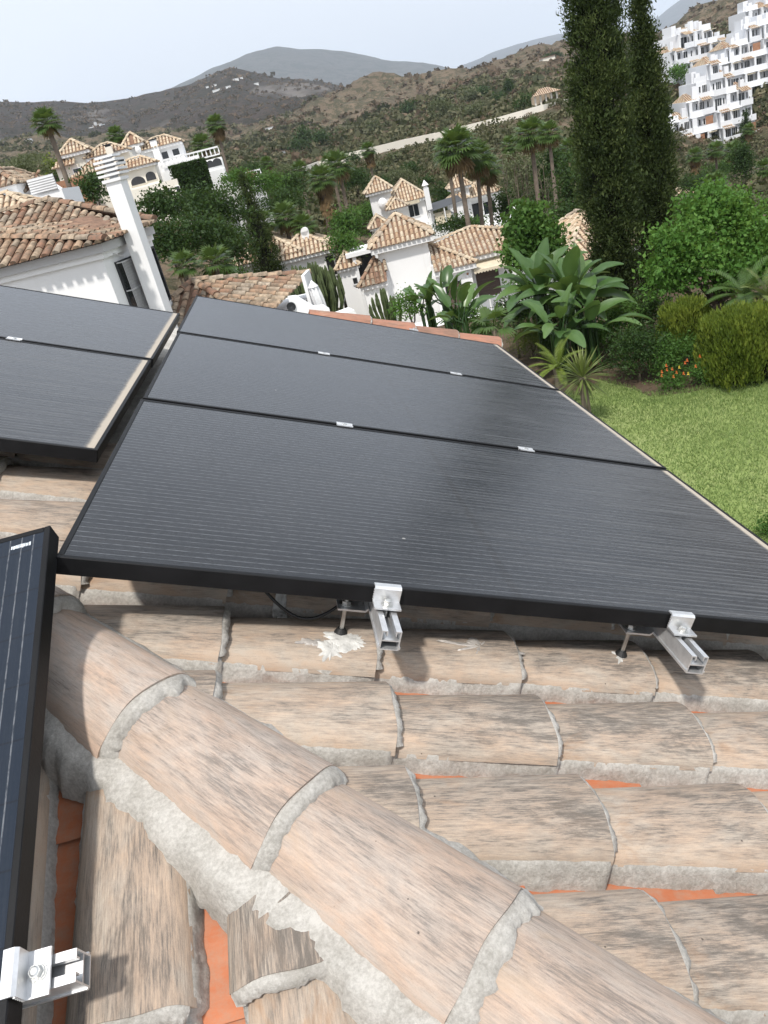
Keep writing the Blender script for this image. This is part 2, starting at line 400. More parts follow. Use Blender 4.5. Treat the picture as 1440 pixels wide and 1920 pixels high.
def cut_mesh(me, M, co, no, keep_pos=True):
    """copy of a mesh cut by a world plane (M: its placement)"""
    mi = M.inverted(); c = mi @ Vector(co); n = (M.to_3x3().transposed() @ Vector(no)).normalized()
    bm = bmesh.new(); bm.from_mesh(me)
    bmesh.ops.bisect_plane(bm, geom=list(bm.verts) + list(bm.edges) + list(bm.faces), plane_co=c, plane_no=n, clear_inner=keep_pos, clear_outer=not keep_pos)
    if not bm.faces: bm.free(); return None
    m2 = bpy.data.meshes.new(me.name); bm.to_mesh(m2); bm.free()
    for mt in me.materials: m2.materials.append(mt)
    return m2
TILE_L, EXPO = 0.40, 0.305
TH0, TH1 = 0.039, 0.050
cover_meshes = []
for k in range(6):
    me = barrel(TILE_L, 0.077, 0.093, TH0, TH1, -0.006, 0.013, seed=k).mesh('cover_tile', False)
    weld(me); me.materials.append(MAT['clay']); cover_meshes.append(me)
def smooth_mesh(me, ang=35):
    me.polygons.foreach_set('use_smooth', [True] * len(me.polygons)); me.set_sharp_from_angle(angle=math.radians(ang))
for me in cover_meshes: smooth_mesh(me)
HNO = nrm((1, 1, 0))
HIPP = (0, HC, 0)

slope_a = MB()
# bedding under the tiles: a plain sheet cut along the hip
def quad3(m, a, b, c, d): m.add([a, b, c, d], [(0, 1, 2, 3)])
def pa(u, v, o): return AU * u + AV * v + AN * o
def pb(q, x, o): return BQ * q + BX * x + BN * (DB + o)
U_END, V_END = 1.93, 3.5
def hip_v(u): return HC - u * cS - 0.0
poly = [pa(U_END, hip_v(U_END) , -0.262), pa(U_END, V_END, -0.262), pa(-3.2, V_END, -0.262), pa(-3.2, hip_v(-3.2), -0.262)]
slope_a.add(poly, [(0, 1, 2, 3)])
slope_a = wpart(house_loc, slope_a.build('roof_slope', MAT['mortar'], house)); slope_a['label'] = 'roof slope under the large array, rows of tiles running down to the lawn side'
slope_b = MB()
qh = lambda x: (-(HC - x)) / cS      # q of the hip at x (y = HC - x; q = -y/cS on the bed plane, nearly)
def hip_q(x):                        # exact: point of the hip over x
    t = (x - HP[0]) / HD[0]; return float((HP + HD * t) @ BQ)
slope_b.add([pb(hip_q(-2.2), -2.2, -0.062), pb(hip_q(2.0), 2.0, -0.062), pb(3.4, 2.0, -0.062), pb(3.4, -2.2, -0.062)], [(0, 1, 2, 3)])
slope_b = wpart(house_loc, slope_b.build('roof_slope', MAT['mortar'], house)); slope_b['label'] = 'roof slope facing the camera, left of the hip'

def strip_noise(n, step, amp, seed, scale=60):
    return np.array([fnoise(i * step * scale, seed * 7.3, 0.0, 4) * amp for i in range(n)])
def mortar_row(M, x0, x1, profile, seed, parent, name='mortar_joint', step=0.007):
    """rough mortar fillet: profile(t) -> list of (y, z) along x, lumpy"""
    n = max(3, int((x1 - x0) / step)); rows = []
    for i in range(n + 1):
        x = x0 + (x1 - x0) * i / n; row = []
        pr = profile(x)
        for j, (y, z) in enumerate(pr):
            a = 0.0025 if 0 < j else 0.001
            dy = fnoise(x * 55, j * 0.8 + seed * 3.1, 1.3) * a + fnoise(x * 14, seed * 5.7, 4.4) * (0.007 if j >= len(pr) - 2 else 0.003 * (j > 0))
            dz = fnoise(x * 70, j * 0.9 + seed * 2.3, 7.7) * 0.0018
            row.append((x, y + dy, z + dz))
        rows.append(row)
    m = MB(); m.grid(tr(M, np.array(rows).reshape(-1, 3)).reshape(len(rows), -1, 3))
    o = m.build(name, MAT['mortar'], parent, True); return o
def clip_hip(o, pos=True):
    """cut an object given in world coordinates along the hip"""
    m2 = cut_mesh(o.data, Matrix.Identity(4), HIPP, HNO, pos)
    if m2 is None: bpy.data.objects.remove(o); return None
    o.data = m2; m2.polygons.foreach_set('use_smooth', [True] * len(m2.polygons)); return o
def collar(M, L, seed, parent, w=0.094, h=0.0515, z=0.013, wid=0.013, name='mortar_collar', a0=0.08, th=0.010, inset=0.006):
    """mortar pressed into the joint at the lower end of a tile"""
    m = MB(); rows = []
    n = 46
    for i in range(n + 1):
        a = math.pi * (a0 + (1 - 2 * a0) * i / n); row = []
        wd = wid * (1 + 0.5 * fnoise(i * 0.16, seed * 3.3, 2.0)) + 0.0014 * fnoise(i * 0.9, seed, 5.0)
        for k, (dx, dr) in enumerate(((-inset, -0.004), (0.003, -0.0035), (wd * 0.5, -0.0065), (wd * 0.9, -th), (wd, -th - 0.012))):
            nz = fnoise(i * 0.9, k * 1.1, seed * 2.2) * (0.0011 if k else 0.0)
            x = L + dx + (nz if k else 0)
            row.append((x, math.cos(a) * (w + dr + nz), z + math.sin(a) ** 0.92 * (h + dr + nz) - 0.0))
        rows.append(row)
    m.grid(tr(M, np.array(rows).reshape(-1, 3)).reshape(len(rows), -1, 3))
    return m.build(name, MAT['mortar'], parent, True)

# rows of cover tiles on slope A
ROWP = 0.230
tile_no = 0
def lay_cover(M, me, parent, clip=0, name='cover_tile'):
    if clip:
        m2 = cut_mesh(me, M, HIPP, HNO, clip > 0)
        if m2 is None: return None
        smooth_mesh(m2); me = m2
    return link(name, me, parent, M)
ru = random.Random(3)
for k in range(-18, 8):
    vc = -0.020 - ROWP * k + 0.092
    visible = k > -4
    for j in range(-9, 6):
        u1 = 0.30 + EXPO * j + ru.uniform(-0.008, 0.008)             # lower end
        if u1 > U_END + 0.06: continue
        u0 = u1 - TILE_L
        c0 = u0 * cS + vc - HC; c1 = u1 * cS + vc - HC               # plan distance from the hip at both ends
        if c1 < -0.1: continue
        # under the arrays, out of every view: nothing to lay
        if vc > 0.75 and not (u1 < 0.2 and vc < 1.2): continue
        if u1 < -1.4: continue
        M = MA @ T(u0, vc + ru.uniform(-0.003, 0.003), -0.20) @ Matrix.Rotation(ru.uniform(-0.012, 0.012), 4, 'Z') @ Matrix.Rotation(ru.uniform(-0.02, 0.02), 4, 'X')
        o = lay_cover(M, ru.choice(cover_meshes), slope_a, 1 if c0 < 0.25 else 0)
        if o is None: continue
        if visible:
            cl = collar(M, TILE_L, k * 20 + j, slope_a)
            if c0 < 0.3: clip_hip(cl)
    # pan tiles and mortar of the row (on its near side)
    if k > -5:
        ulo = max(-1.2, (HC - vc) / cS - 0.05); 
        if ulo < U_END - 0.1:
            vm = vc - 0.113                                           # middle of the channel
            def prof(x, vc=vc): 
                t = ((x - 0.30) / EXPO) % 1.0; w = 0.083 + 0.012 * t
                return [(vc - w + 0.012, -0.187 + 0.012 * t), (vc - w + 0.002, -0.1925 + 0.012 * t), (vc - w - 0.001, -0.201), (vc - w - 0.003, -0.208), (vc - w - 0.005, -0.2145), (vc - w - 0.007, -0.232)]
            mo = mortar_row(MA, ulo, U_END, prof, k + 40, slope_a)
            clip_hip(mo)
            for j in range(-5, 6):
                u1 = 0.17 + EXPO * j + ru.uniform(-0.01, 0.01); u0 = u1 - TILE_L
                if u1 < ulo or u0 > U_END: continue
                P = []
                for x in (u0, u1):
                    P.append([pa(min(x, U_END + 0.03), vm + 0.075 * math.cos(a), -0.218 - 0.008 * math.sin(a) + (0.004 if x == u1 else -0.004)) for a in np.linspace(0, math.pi, 9)])
                m = MB(); m.grid(P); o = m.build('pan_tile', MAT['pan'], slope_a, True); clip_hip(o)

# reddish edge tiles along the far verge
ledge = MB(); ledge.add([pa(0.6, 3.5, -0.27), pa(U_END, 3.5, -0.27), pa(U_END, 4.3, -0.27), pa(0.6, 4.3, -0.27)], [(0, 1, 2, 3)]); ledge.build('verge_bed', MAT['mortar'], slope_a)
red = barrel(0.42, 0.085, 0.1, 0.07, 0.08, -0.004, 0.014, seed=11).mesh('verge_tile'); weld(red); smooth_mesh(red); red.materials.append(MAT['red_clay'])
for j in range(4):
    M = MA @ T(0.70 + 0.315 * j + ru.uniform(-.01, .01), 4.17 + ru.uniform(-.004, .004), -0.195)
    link('verge_tile', red, slope_a, M)
    collar(M, 0.42, 900 + j, slope_a, 0.1, 0.08, 0.014)

# slope B
for k in range(-9, 5):
    xc = 0.07 + 0.222 * k
    for j in range(-8, 9):
        q1 = 0.712 + 0.45 * j + ru.uniform(-0.006, 0.006); q0 = q1 - 0.5
        if q1 > 2.4: continue
        hq = hip_q(xc)
        if q1 < hq - 0.12: continue
        M = MBM @ T(q0, xc + ru.uniform(-.003, .003), 0) @ Matrix.Rotation(ru.uniform(-0.012, 0.012), 4, 'Z') @ Matrix.Diagonal((1.25, 0.95, 0.98, 1))
        o = lay_cover(M, ru.choice(cover_meshes), slope_b, -1 if q0 < hq + 0.3 else 0)
        if o is None: continue
        cl = collar(M, TILE_L, 300 + k * 20 + j, slope_b)
        if q0 < hq + 0.3: clip_hip(cl, False)
    if xc < -1.1: continue
    for sg in (-1, 1):
        def prof(x, xc=xc, sg=sg):
            t = ((x - 0.712) / 0.45) % 1.0; w = 0.077 + 0.010 * t; k1 = 0.008 if sg > 0 else 0.003
            return [(xc + sg * (w - 0.012), 0.011 + 0.012 * t), (xc + sg * (w - 0.001), 0.0065 + 0.012 * t), (xc + sg * (w + k1 * 0.3), -0.001), (xc + sg * (w + k1 * 0.6), -0.010), (xc + sg * (w + k1), -0.0175), (xc + sg * (w + k1 * 1.1), -0.036)]
        mo = mortar_row(MBM, hip_q(xc) - 0.16, 2.3, prof, 80 + k * 2 + sg, slope_b)
        clip_hip(mo, False)
    xm = xc + 0.111
    for j in range(-6, 8):
        q1 = 0.425 + EXPO * j + ru.uniform(-0.008, 0.008); q0 = q1 - TILE_L
        if q1 < hip_q(xm) - 0.1 or q1 > 2.4: continue
        P = [[pb(x, xm + 0.075 * math.cos(a), -0.010 - 0.014 * math.sin(a) + (0.005 if x == q1 else -0.005)) for a in np.linspace(0, math.pi, 9)] for x in (q0, q1)]
        m = MB(); m.grid(P); o = m.build('pan_tile', MAT['pan'], slope_b, True); o = clip_hip(o, False)

# hip: large barrels with wide mortar collars, bedded in mortar along both sides
hip_bed = MB()
def hp(t, e, u): return HP + HD * t + HE * e + HU * u
rows = []
for i in range(0, 420):
    t = -1.5 + i * 0.0075
    wl = 0.146 + 0.012 * fnoise(t * 9, 3.3) + 0.007 * fnoise(t * 40, 8.1); wr = 0.120 + 0.01 * fnoise(t * 8, 9.3) + 0.006 * fnoise(t * 45, 2.1)
    row = []
    for e, u in ((wl + 0.014, -0.06), (wl + 0.006, -0.012), (wl - 0.004, 0.012), (wl - 0.018, 0.021), (0.106, 0.027), (0.084, 0.03), (-0.07, 0.03), (-0.084, 0.022), (-0.096, 0.010), (-wr + 0.014, -0.004), (-wr, -0.03), (-wr - 0.006, -0.055)):
        nz = fnoise(t * 60, e * 60, u * 50) * 0.004 + fnoise(t * 17, e * 20, 3.0) * 0.006
        row.append(hp(t, e, u + nz + (0.002 if u > 0.01 else 0)))
    rows.append(row)
hip_bed.grid(rows)
hip_o = wpart(house_loc, hip_bed.build('hip', MAT['mortar'], house, True)); hip_o['label'] = 'hip line of large barrel tiles bedded in mortar, running diagonally'
hip_meshes = []
for k in range(3):
    me = barrel(0.42, 0.092, 0.103, 0.068, 0.077, -0.002, 0.014, th=0.013, seg=22, nl=7, wob=0.002, seed=20 + k).mesh('hip_tile'); weld(me); smooth_mesh(me)
    me.materials.append(MAT['hip_clay']); hip_meshes.append(me)
for j in range(-6, 5):
    t1 = 0.165 + 0.32 * j
    M = MH @ T(t1 - 0.42, -0.010, 0.0) @ Matrix.Rotation(ru.uniform(-.012, .012), 4, 'Z')
    link('hip_tile', hip_meshes[j % 3], hip_o, M)
    collar(M, 0.42, 700 + j, hip_o, 0.1035, 0.078, 0.014, wid=0.027, a0=0.0, th=0.012, inset=0.004)

# pressed words that still show in two of the channels
def letters(text, M, size, parent):
    cu = bpy.data.curves.new('lettering', 'FONT'); cu.body = text; cu.size = size; cu.extrude = 0.0006; cu.align_x = 'LEFT'
    cu.materials.append(MAT['letter'])
    o = bpy.data.objects.new('lettering', cu); col.objects.link(o)
    me = bpy.data.meshes.new_from_object(o.evaluated_get(bpy.context.evaluated_depsgraph_get())); bpy.data.objects.remove(o)
    link('lettering', me, parent, M)
letters('OR MATEOSSER', MBM @ T(0.50, 0.196, -0.0215) @ Matrix.Rotation(0.25, 4, 'X'), 0.017, slope_b)
letters('RITA MATE', MA @ T(0.655, -0.58, -0.2255) , 0.016, slope_a)

# walls and eaves of this house (seen only from aside)
MAT['white_wall'] = None
# ------------------------------------------------------------------ solar panels, rails, clamps
PL, PW, FR = 1.738, 1.038, 0.035
def panel_meshes():
    f = MB(); lip = 0.011
    f.bbox(0, PL, 0, lip, -FR, 0, 0.0012); f.bbox(0, PL, PW - lip, PW, -FR, 0, 0.0012)
    f.bbox(0, lip, lip, PW - lip, -FR, -0.0002, 0.0012); f.bbox(PL - lip, PL, lip, PW - lip, -FR, -0.0002, 0.0012)
    fm = f.mesh('frame'); fm.materials.append(MAT['frame'])
    g = MB(); g.box(lip * 0.6, PL - lip * 0.6, lip * 0.6, PW - lip * 0.6, -0.008, -0.0016)
    gm = g.mesh('glass'); gm.materials.append(MAT['glass'])
    return fm, gm
fm_, gm_ = panel_meshes()
gm2_ = gm_.copy(); gm2_.materials.clear(); gm2_.materials.append(MAT['glass_clean'])
def solar_panel(M, label, strip=None):
    o = thing('solar_module', label, 'solar panel', group='black solar panels on the roof'); o.matrix_basis = M
    link('frame', fm_, o); link('glass', gm2_ if strip else gm_, o)
    b = MB(); b.box(0.25, 0.36, PW / 2 - 0.05, PW / 2 + 0.05, -0.03, -0.0085); b.build('junction_box', MAT['rubber'], o)
    if strip:
        x0, x1, y0, y1 = strip; b = MB()
        n = 15; rr = random.Random(5); y = y0
        while y < y1 - 0.001:                       # printed serial strip of thick and thin bars
            w = rr.uniform(0.0012, 0.0034); b.box(x0 + rr.uniform(0, .0012), x1 - rr.uniform(0, .0012), y, min(y + w, y1), -0.0014, -0.0012); y += w + rr.uniform(0.0003, 0.0012)
        b.build('serial_strip', MAT['white_label'], o)
    return o
GAPP = PW + 0.0187
solar_panel(MA, 'black solar panel nearest the camera, two silver end clamps on its near edge')
solar_panel(MA @ T(0.004, GAPP, 0), 'middle black solar panel of the row of three above the lawn')
solar_panel(MA @ T(-0.002, 2 * GAPP, 0), 'farthest black solar panel of the row of three, beside the red verge tiles')
solar_panel(MA @ T(-0.052 - PL, 0.668, -0.04), 'near panel of the pair cut by the picture edge, beige dirt along it')
solar_panel(MA @ T(-0.048 - PL, 0.668 + GAPP, -0.04), 'far solar panel of the pair cut by the picture edge, below the white house')
solar_panel(MBM @ T(-0.052, -PW, 0.2), 'steep solar panel cut by the picture edge, blue-black cells and barcode strip', (0.026, 0.035, PW - 0.068, PW - 0.033))

def rail_mesh(y0, y1):
    m = MB(); t = 0.0024
    for s in (-1, 1):
        m.box(min(s * 0.0185, s * (0.0185 - t)), max(s * 0.0185, s * (0.0185 - t)), y0, y1, -0.0376, -t)     # side walls
        m.box(min(s * 0.0185, s * 0.0075), max(s * 0.0185, s * 0.0075), y0, y1, -t, 0)                       # top lips
        m.box(min(s * 0.0075, s * (0.0075 + t)), max(s * 0.0075, s * (0.0075 + t)), y0, y1, -0.010, -t)      # lip returns
        m.box(min(s * 0.0185, s * 0.021), max(s * 0.0185, s * 0.021), y0, y1, -0.0376, -0.033)               # foot lips
    m.box(-0.0161, 0.0161, y0, y1, -0.0215, -0.019)
    m.box(-0.0185, 0.0185, y0, y1, -0.040, -0.0376)
    return m
def mounting_rail(M, y0, y1, label, grp='aluminium rails under the panels'):
    o = rail_mesh(y0, y1).build('mounting_rail', MAT['alu']); o.matrix_basis = M @ T(0, 0, -FR)
    return tag(o, label, 'rail', grp)
mounting_rail(MA @ T(0.598, 0, 0), -0.10, 3.27, 'aluminium mounting rail end sticking out over the white sealant smear')
mounting_rail(MA @ T(1.222, 0, 0), -0.10, 3.27, 'aluminium mounting rail end sticking out near the picture edge on the lawn side')
mounting_rail(MBM @ T(0.662, 0, 0.2) @ Matrix.Rotation(math.pi, 4, 'Z'), -0.062, 1.10, 'aluminium mounting rail end beside the steep panel at the bottom corner')
mounting_rail(MA @ T(-0.62, 0, -0.04), 0.62, 2.85, 'aluminium mounting rail under the pair of panels cut by the picture edge')

def hexbolt(m, x, y, z, r=0.0075, h=0.007):
    m.tube([(x, y, z), (x, y, z + 0.0016)], r * 1.55, 20)
    m.tube([(x, y, z + 0.0016), (x, y, z + 0.0032)], r * 1.25, 20)
    m.tube([(x, y, z + 0.0032), (x, y, z + 0.0032 + h)], r, 6)
    m.tube([(x, y, z + 0.0032 + h), (x, y, z + 0.0045 + h)], [r * 0.8, r * 0.55], 12)
def end_clamp(M, label):
    o = thing('end_clamp', label, 'clamp', group='silver end clamps'); o.matrix_basis = M
    b = MB(); w = 0.026; t = 0.0032
    pr = [(0.009, 0.0012), (0.009, 0.0042), (-0.0045, 0.0048), (-0.0088, 0.0005), (-0.0072, -0.0255), (-0.034, -0.0262), (-0.034, -0.0298), (-0.0035, -0.0298), (-0.0035, -0.002), (-0.002, 0.0012)]
    b.prism([(-w, y, z) for y, z in pr], (2 * w, 0, 0))
    for k in range(5): b.box(-w - 0.0012, -w + 0.0005, -0.0068, -0.0042, -0.004 - 0.005 * k, -0.0015 - 0.005 * k)
    autosmooth(b.build('bracket', MAT['alu'], o), 30)
    bo = MB(); hexbolt(bo, 0, -0.0195, -0.0262); bo.tube([(0, -0.0195, -0.031), (0, -0.0195, -0.05)], 0.004, 10)
    bo.build('bolt', MAT['steel'], o)
    return o
end_clamp(MA @ T(0.598, -0.0005, 0), 'silver end clamp on the near panel edge, above the white sealant smear')
end_clamp(MA @ T(1.222, -0.0005, 0) , 'silver end clamp on the near panel edge, the one nearer the lawn')
end_clamp(MBM @ T(0.662, 0.0005, 0.2) @ Matrix.Rotation(math.pi, 4, 'Z'), 'silver end clamp on the steep panel in the bottom corner, big bolt head')
def mid_clamp(M, label):
    o = thing('mid_clamp', label, 'clamp', group='silver mid clamps in the panel gaps'); o.matrix_basis = M
    b = MB(); w = 0.025; hg = 0.0093
    b.prism([(-w, y, z) for y, z in ((-0.0165, 0.0012), (-0.0165, 0.0042), (-0.0065, 0.0042), (-0.0055, 0.0022), (0.0055, 0.0022), (0.0065, 0.0042), (0.0165, 0.0042), (0.0165, 0.0012), (0.007, 0.0012), (0.006, -0.014), (-0.006, -0.014), (-0.007, 0.0012))], (2 * w, 0, 0))
    b.build('bracket', MAT['alu'], o)
    bo = MB(); bo.tube([(0, 0, 0.0023), (0, 0, 0.0062)], 0.0062, 12); bo.build('bolt', MAT['steel'], o)
g1 = PW + 0.0187 / 2; g2 = g1 + GAPP
mid_clamp(MA @ T(0.615, g1, 0), 'silver mid clamp in the near gap, on the house side')
mid_clamp(MA @ T(1.222, g1, 0), 'silver mid clamp in the near gap, on the lawn side')
mid_clamp(MA @ T(0.625, g2, 0), 'silver mid clamp in the far gap, on the house side')
mid_clamp(MA @ T(1.23, g2, 0), 'silver mid clamp in the far gap, on the lawn side')
mid_clamp(MA @ T(-0.535, 0.668 + g1, -0.04), 'silver mid clamp between the pair of panels cut by the picture edge')
far_c = MB(); far_c.box(1.2, 1.25, 3 * GAPP - 0.016, 3 * GAPP + 0.012, 0.001, 0.0045); far_c.box(1.2, 1.25, 3 * GAPP - 0.016, 3 * GAPP - 0.012, -0.03, 0.001)
far_c.tube([(1.225, 3 * GAPP, 0.0045), (1.225, 3 * GAPP, 0.012)], 0.006, 10)
fo = far_c.build('end_clamp', MAT['alu']); fo.matrix_basis = MA; tag(fo, 'small silver end clamp at the far edge of the farthest panel', 'clamp', 'silver end clamps')

def rail_foot(M, u, v, top, base, label, side=-1):
    """hanger stud screwed through the tile, holding a bent plate against the rail"""
    o = thing('rail_foot', label, 'bracket', group='hanger studs that carry the rails'); o.matrix_basis = M @ T(u, v, 0)
    b = MB(); b.tube([(0, 0, base - 0.02), (0, 0, top + 0.022)], 0.0045, 10); b.build('stud', MAT['steel'], o)
    n = MB(); n.tube([(0, 0, top + 0.003), (0, 0, top + 0.0105)], 0.0095, 6); n.tube([(0, 0, top - 0.0105), (0, 0, top - 0.003)], 0.0095, 6); n.tube([(0, 0, top + 0.0025), (0, 0, top + 0.004)], 0.013, 16)
    n.build('nut', MAT['steel'], o)
    p = MB(); p.prism([(-0.018, -0.02, top - 0.0025), (0.038, -0.02, top - 0.0025), (0.052, -0.02, top + 0.012), (0.052, -0.02, top + 0.022), (0.049, -0.02, top + 0.022), (0.049, -0.02, top + 0.0135), (0.037, -0.02, top + 0.0015), (-0.018, -0.02, top + 0.0015)], (0, 0.04, 0))
    p.build('plate', MAT['alu'], o)
    r = MB(); r.tube([(0, 0, base - 0.004), (0, 0, base + 0.008), (0, 0, base + 0.018)], [0.0155, 0.014, 0.008], 18); r.build('rubber_seal', MAT['rubber'], o)
rail_foot(MA, 0.535, 0.058, -0.078, -0.150, 'stud and bent plate beside the rail above the white sealant smear')
rail_foot(MA, 1.158, 0.060, -0.076, -0.150, 'stud with black rubber seal beside the rail nearer the lawn')

def blob(M, cx, cy, rx, ry, seed, mat, parent, name, surf, h=0.004, spiky=0.5, n=64):
    """a smear of sealant lying on the tile surface; surf(x, y) gives its height"""
    m = MB(); rows = []
    for k, s in enumerate((0.0, 0.35, 0.65, 0.85, 0.95, 1.0)):
        row = []
        for i in range(n):
            a = 2 * math.pi * i / n
            r = 0.75 + spiky * fnoise(math.cos(a) * 1.7 + seed, math.sin(a) * 1.7, 0.3) + spiky * 0.5 * fnoise(math.cos(a) * 5, math.sin(a) * 5 + seed, 2.3)
            r = max(0.25, r)
            x = cx + s * r * rx * math.cos(a); y = cy + s * r * ry * math.sin(a)
            z = surf(x, y) + (h * (1 - s ** 4) + 0.0018 * (1 + fnoise(x * 120, y * 120, seed)) * (s < 0.96)) - (0.001 if k == 5 else 0)
            row.append((x, y, z))
        rows.append(row)
    m.grid(tr(M, np.array(rows).reshape(-1, 3)).reshape(len(rows), n, 3), True)
    return m.build(name, mat, parent, True)
def surfA(u, v):
    k = round((-0.020 + 0.092 - v) / ROWP); vc = -0.020 - ROWP * k + 0.092
    w, h = 0.088, (TH0 + TH1) / 2 + 0.001; y = max(-1, min(1, (v - vc) / w))
    return -0.20 + 0.007 + h * (math.sqrt(max(0.0, 1 - y * y)) ** 0.92) + 0.001
sm = blob(MA, 0.555, 0.034, 0.085, 0.042, 3.1, MAT['sealant'], slope_a, 'sealant_smear', surfA, 0.006, 0.3); blob(MA, 0.515, 0.012, 0.035, 0.028, 21.4, MAT['sealant'], slope_a, 'sealant_smear', surfA, 0.004, 0.5)
sm['label'] = 'white smear of sealant under the stud'
blob(MA, 0.48, 0.028, 0.05, 0.014, 5.7, MAT['clear_sealant'], slope_a, 'sealant_smear', surfA, 0.001, 0.5)
blob(MA, 0.83, 0.05, 0.085, 0.03, 8.2, MAT['clear_sealant'], slope_a, 'sealant_smear', surfA, 0.002, 0.7)
blob(MA, 1.158, 0.056, 0.032, 0.036, 12.2, MAT['sealant'], slope_a, 'sealant_smear', surfA, 0.004, 0.25)
blob(MA, 0.42, 0.19, 0.022, 0.075, 15.2, MAT['sealant'], slope_a, 'sealant_smear', lambda x, y: -0.176 if y < .15 else surfA(x, y), 0.002, 0.15)
cab = MB(); cp = []
for i in range(26):
    t = i / 25; cp.append(pa(0.33 + 0.26 * t, 0.125 - 0.045 * math.sin(math.pi * t), -0.052 - 0.075 * math.sin(math.pi * t) + 0.004 * math.sin(9 * t)))
co = cab.tube(cp, 0.0033, 8).build('solar_cable', MAT['rubber'], None, True); tag(co, 'thin black cable sagging under the near panel edge', 'cable')
# ------------------------------------------------------------------ ground, hills, mountains, air
def mk_terrain(name, cols, sc=1.0, scrub=(0.035, 0.042, 0.022, 1), amt=0.5, rock=None):
    g = NT(name); v = g('NewGeometry').outputs['Position']
    n1 = g.noise(v, 0.018 * sc, 6, 0.6); n2 = g.noise(v, 0.16 * sc, 6, 0.7); n3 = g.noise(v, 0.9 * sc, 4, 0.7)
    c = g.ramp(g.math('ADD', g.math('MULTIPLY', n1, 0.6), g.math('MULTIPLY', n2, 0.4)), [(0.34, cols[0]), (0.5, cols[1]), (0.64, cols[2])])
    sf = g.math('ADD', g.math('MULTIPLY', n2, 0.55), g.math('ADD', g.math('MULTIPLY', n3, 0.35), g.math('MULTIPLY', n1, 0.2)))
    c = g.mix(g.ramp(sf, [(0.60 - 0.12 * amt, 0.0), (0.66 - 0.1 * amt, 0.9)]), c, scrub)
    if rock:
        rf = g.ramp(g.noise(g.map(v, (1, 1, 2.6)), 0.0085 * sc, 5, 0.55, 0.4), [(0.57, 0.0), (0.62, 1.0)])
        c = g.mix(g.math('MULTIPLY', rf, 0.75), c, g.ramp(n2, [(0.35, rock[0]), (0.6, rock[1])]))
    return g.bsdf(c, 0.95, 0.1, 0, g.bump(g.math('ADD', n2, g.math('MULTIPLY', n3, 0.4)), 0.8, 1.2 / sc))
MAT['hill'] = mk_terrain('dry_hillside', [(0.10, 0.08, 0.058, 1), (0.18, 0.135, 0.092, 1), (0.26, 0.195, 0.13, 1)], 1.0, (0.052, 0.052, 0.03, 1), 0.8)
MAT['ridge'] = mk_terrain('burnt_scrub_ridge', [(0.042, 0.033, 0.029, 1), (0.07, 0.055, 0.047, 1), (0.105, 0.083, 0.07, 1)], 0.45, (0.028, 0.028, 0.02, 1), 0.9, ((0.13, 0.12, 0.115, 1), (0.2, 0.18, 0.16, 1)))
MAT['mountain'] = mk_terrain('far_mountain', [(0.06, 0.06, 0.055, 1), (0.09, 0.085, 0.075, 1), (0.13, 0.125, 0.11, 1)], 0.12, (0.035, 0.04, 0.03, 1), 0.7)

def loft(name, lines, cols_n, rows_n, mat, amp, fscale, label, zfun=True, back=None, amp_near=None):
    """lines: list of (D, [(px, py), ...]) from near to far; a smooth surface through them, roughened"""
    L = []
    xs = np.linspace(lines[0][1][0][0], lines[0][1][-1][0], cols_n)
    for D, pts in lines:
        p = np.array(pts, float)
        if D < 0:      # absolute heights instead of picture heights
            L.append([(lambda b, z: np.array([b[0], b[1], z]))(at(x, 300, -D), np.interp(x, p[:, 0], p[:, 1])) for x in xs])
        else:
            ys = np.interp(xs, p[:, 0], p[:, 1])
            L.append([at(x, y, D) for x, y in zip(xs, ys)])
    L = np.array(L)                                   # lines x cols x 3
    nl = len(L); rows = []
    Ds = np.array([abs(d) for d, _ in lines]); 
    for r in range(rows_n + 1):
        s = r / rows_n * (nl - 1); i = min(int(s), nl - 2); t = s - i
        p0, p1, p2, p3 = L[max(i - 1, 0)], L[i], L[i + 1], L[min(i + 2, nl - 1)]
        lin = p1 + (p2 - p1) * t
        m1 = (p2 - p0) / 2; m2 = (p3 - p1) / 2
        t2, t3 = t * t, t ** 3
        her = (2 * t3 - 3 * t2 + 1) * p1 + (t3 - 2 * t2 + t) * m1 + (-2 * t3 + 3 * t2) * p2 + (t3 - t2) * m2
        q = lin.copy(); q[:, 2] = 0.5 * lin[:, 2] + 0.5 * her[:, 2]
        D = Ds[i] + (Ds[i + 1] - Ds[i]) * t
        a = amp(D) if callable(amp) else amp
        for k in range(len(q)):
            q[k, 2] += a * fnoise(q[k, 0] * fscale, q[k, 1] * fscale, 0.5, 6)
        rows.append(q)
    if back:
        q = rows[-1].copy(); dirs = q[:, :2] - CAM_C[:2]; dirs /= np.linalg.norm(dirs, axis=1)[:, None]
        for k in range(1, 5):
            b = q.copy(); b[:, :2] += dirs * back[0] * k / 4; b[:, 2] -= back[1] * (k / 4) ** 1.3; rows.append(b)
    m = MB(); m.grid(rows); o = m.build(name, mat, None, True, False)
    struct(o, label); return o
XS = [-900, -400, -100, 100, 300, 450, 600, 750, 900, 1050, 1200, 1350, 1500, 2000, 2600]
def ln(D, ys): return (D, list(zip(XS, ys)))
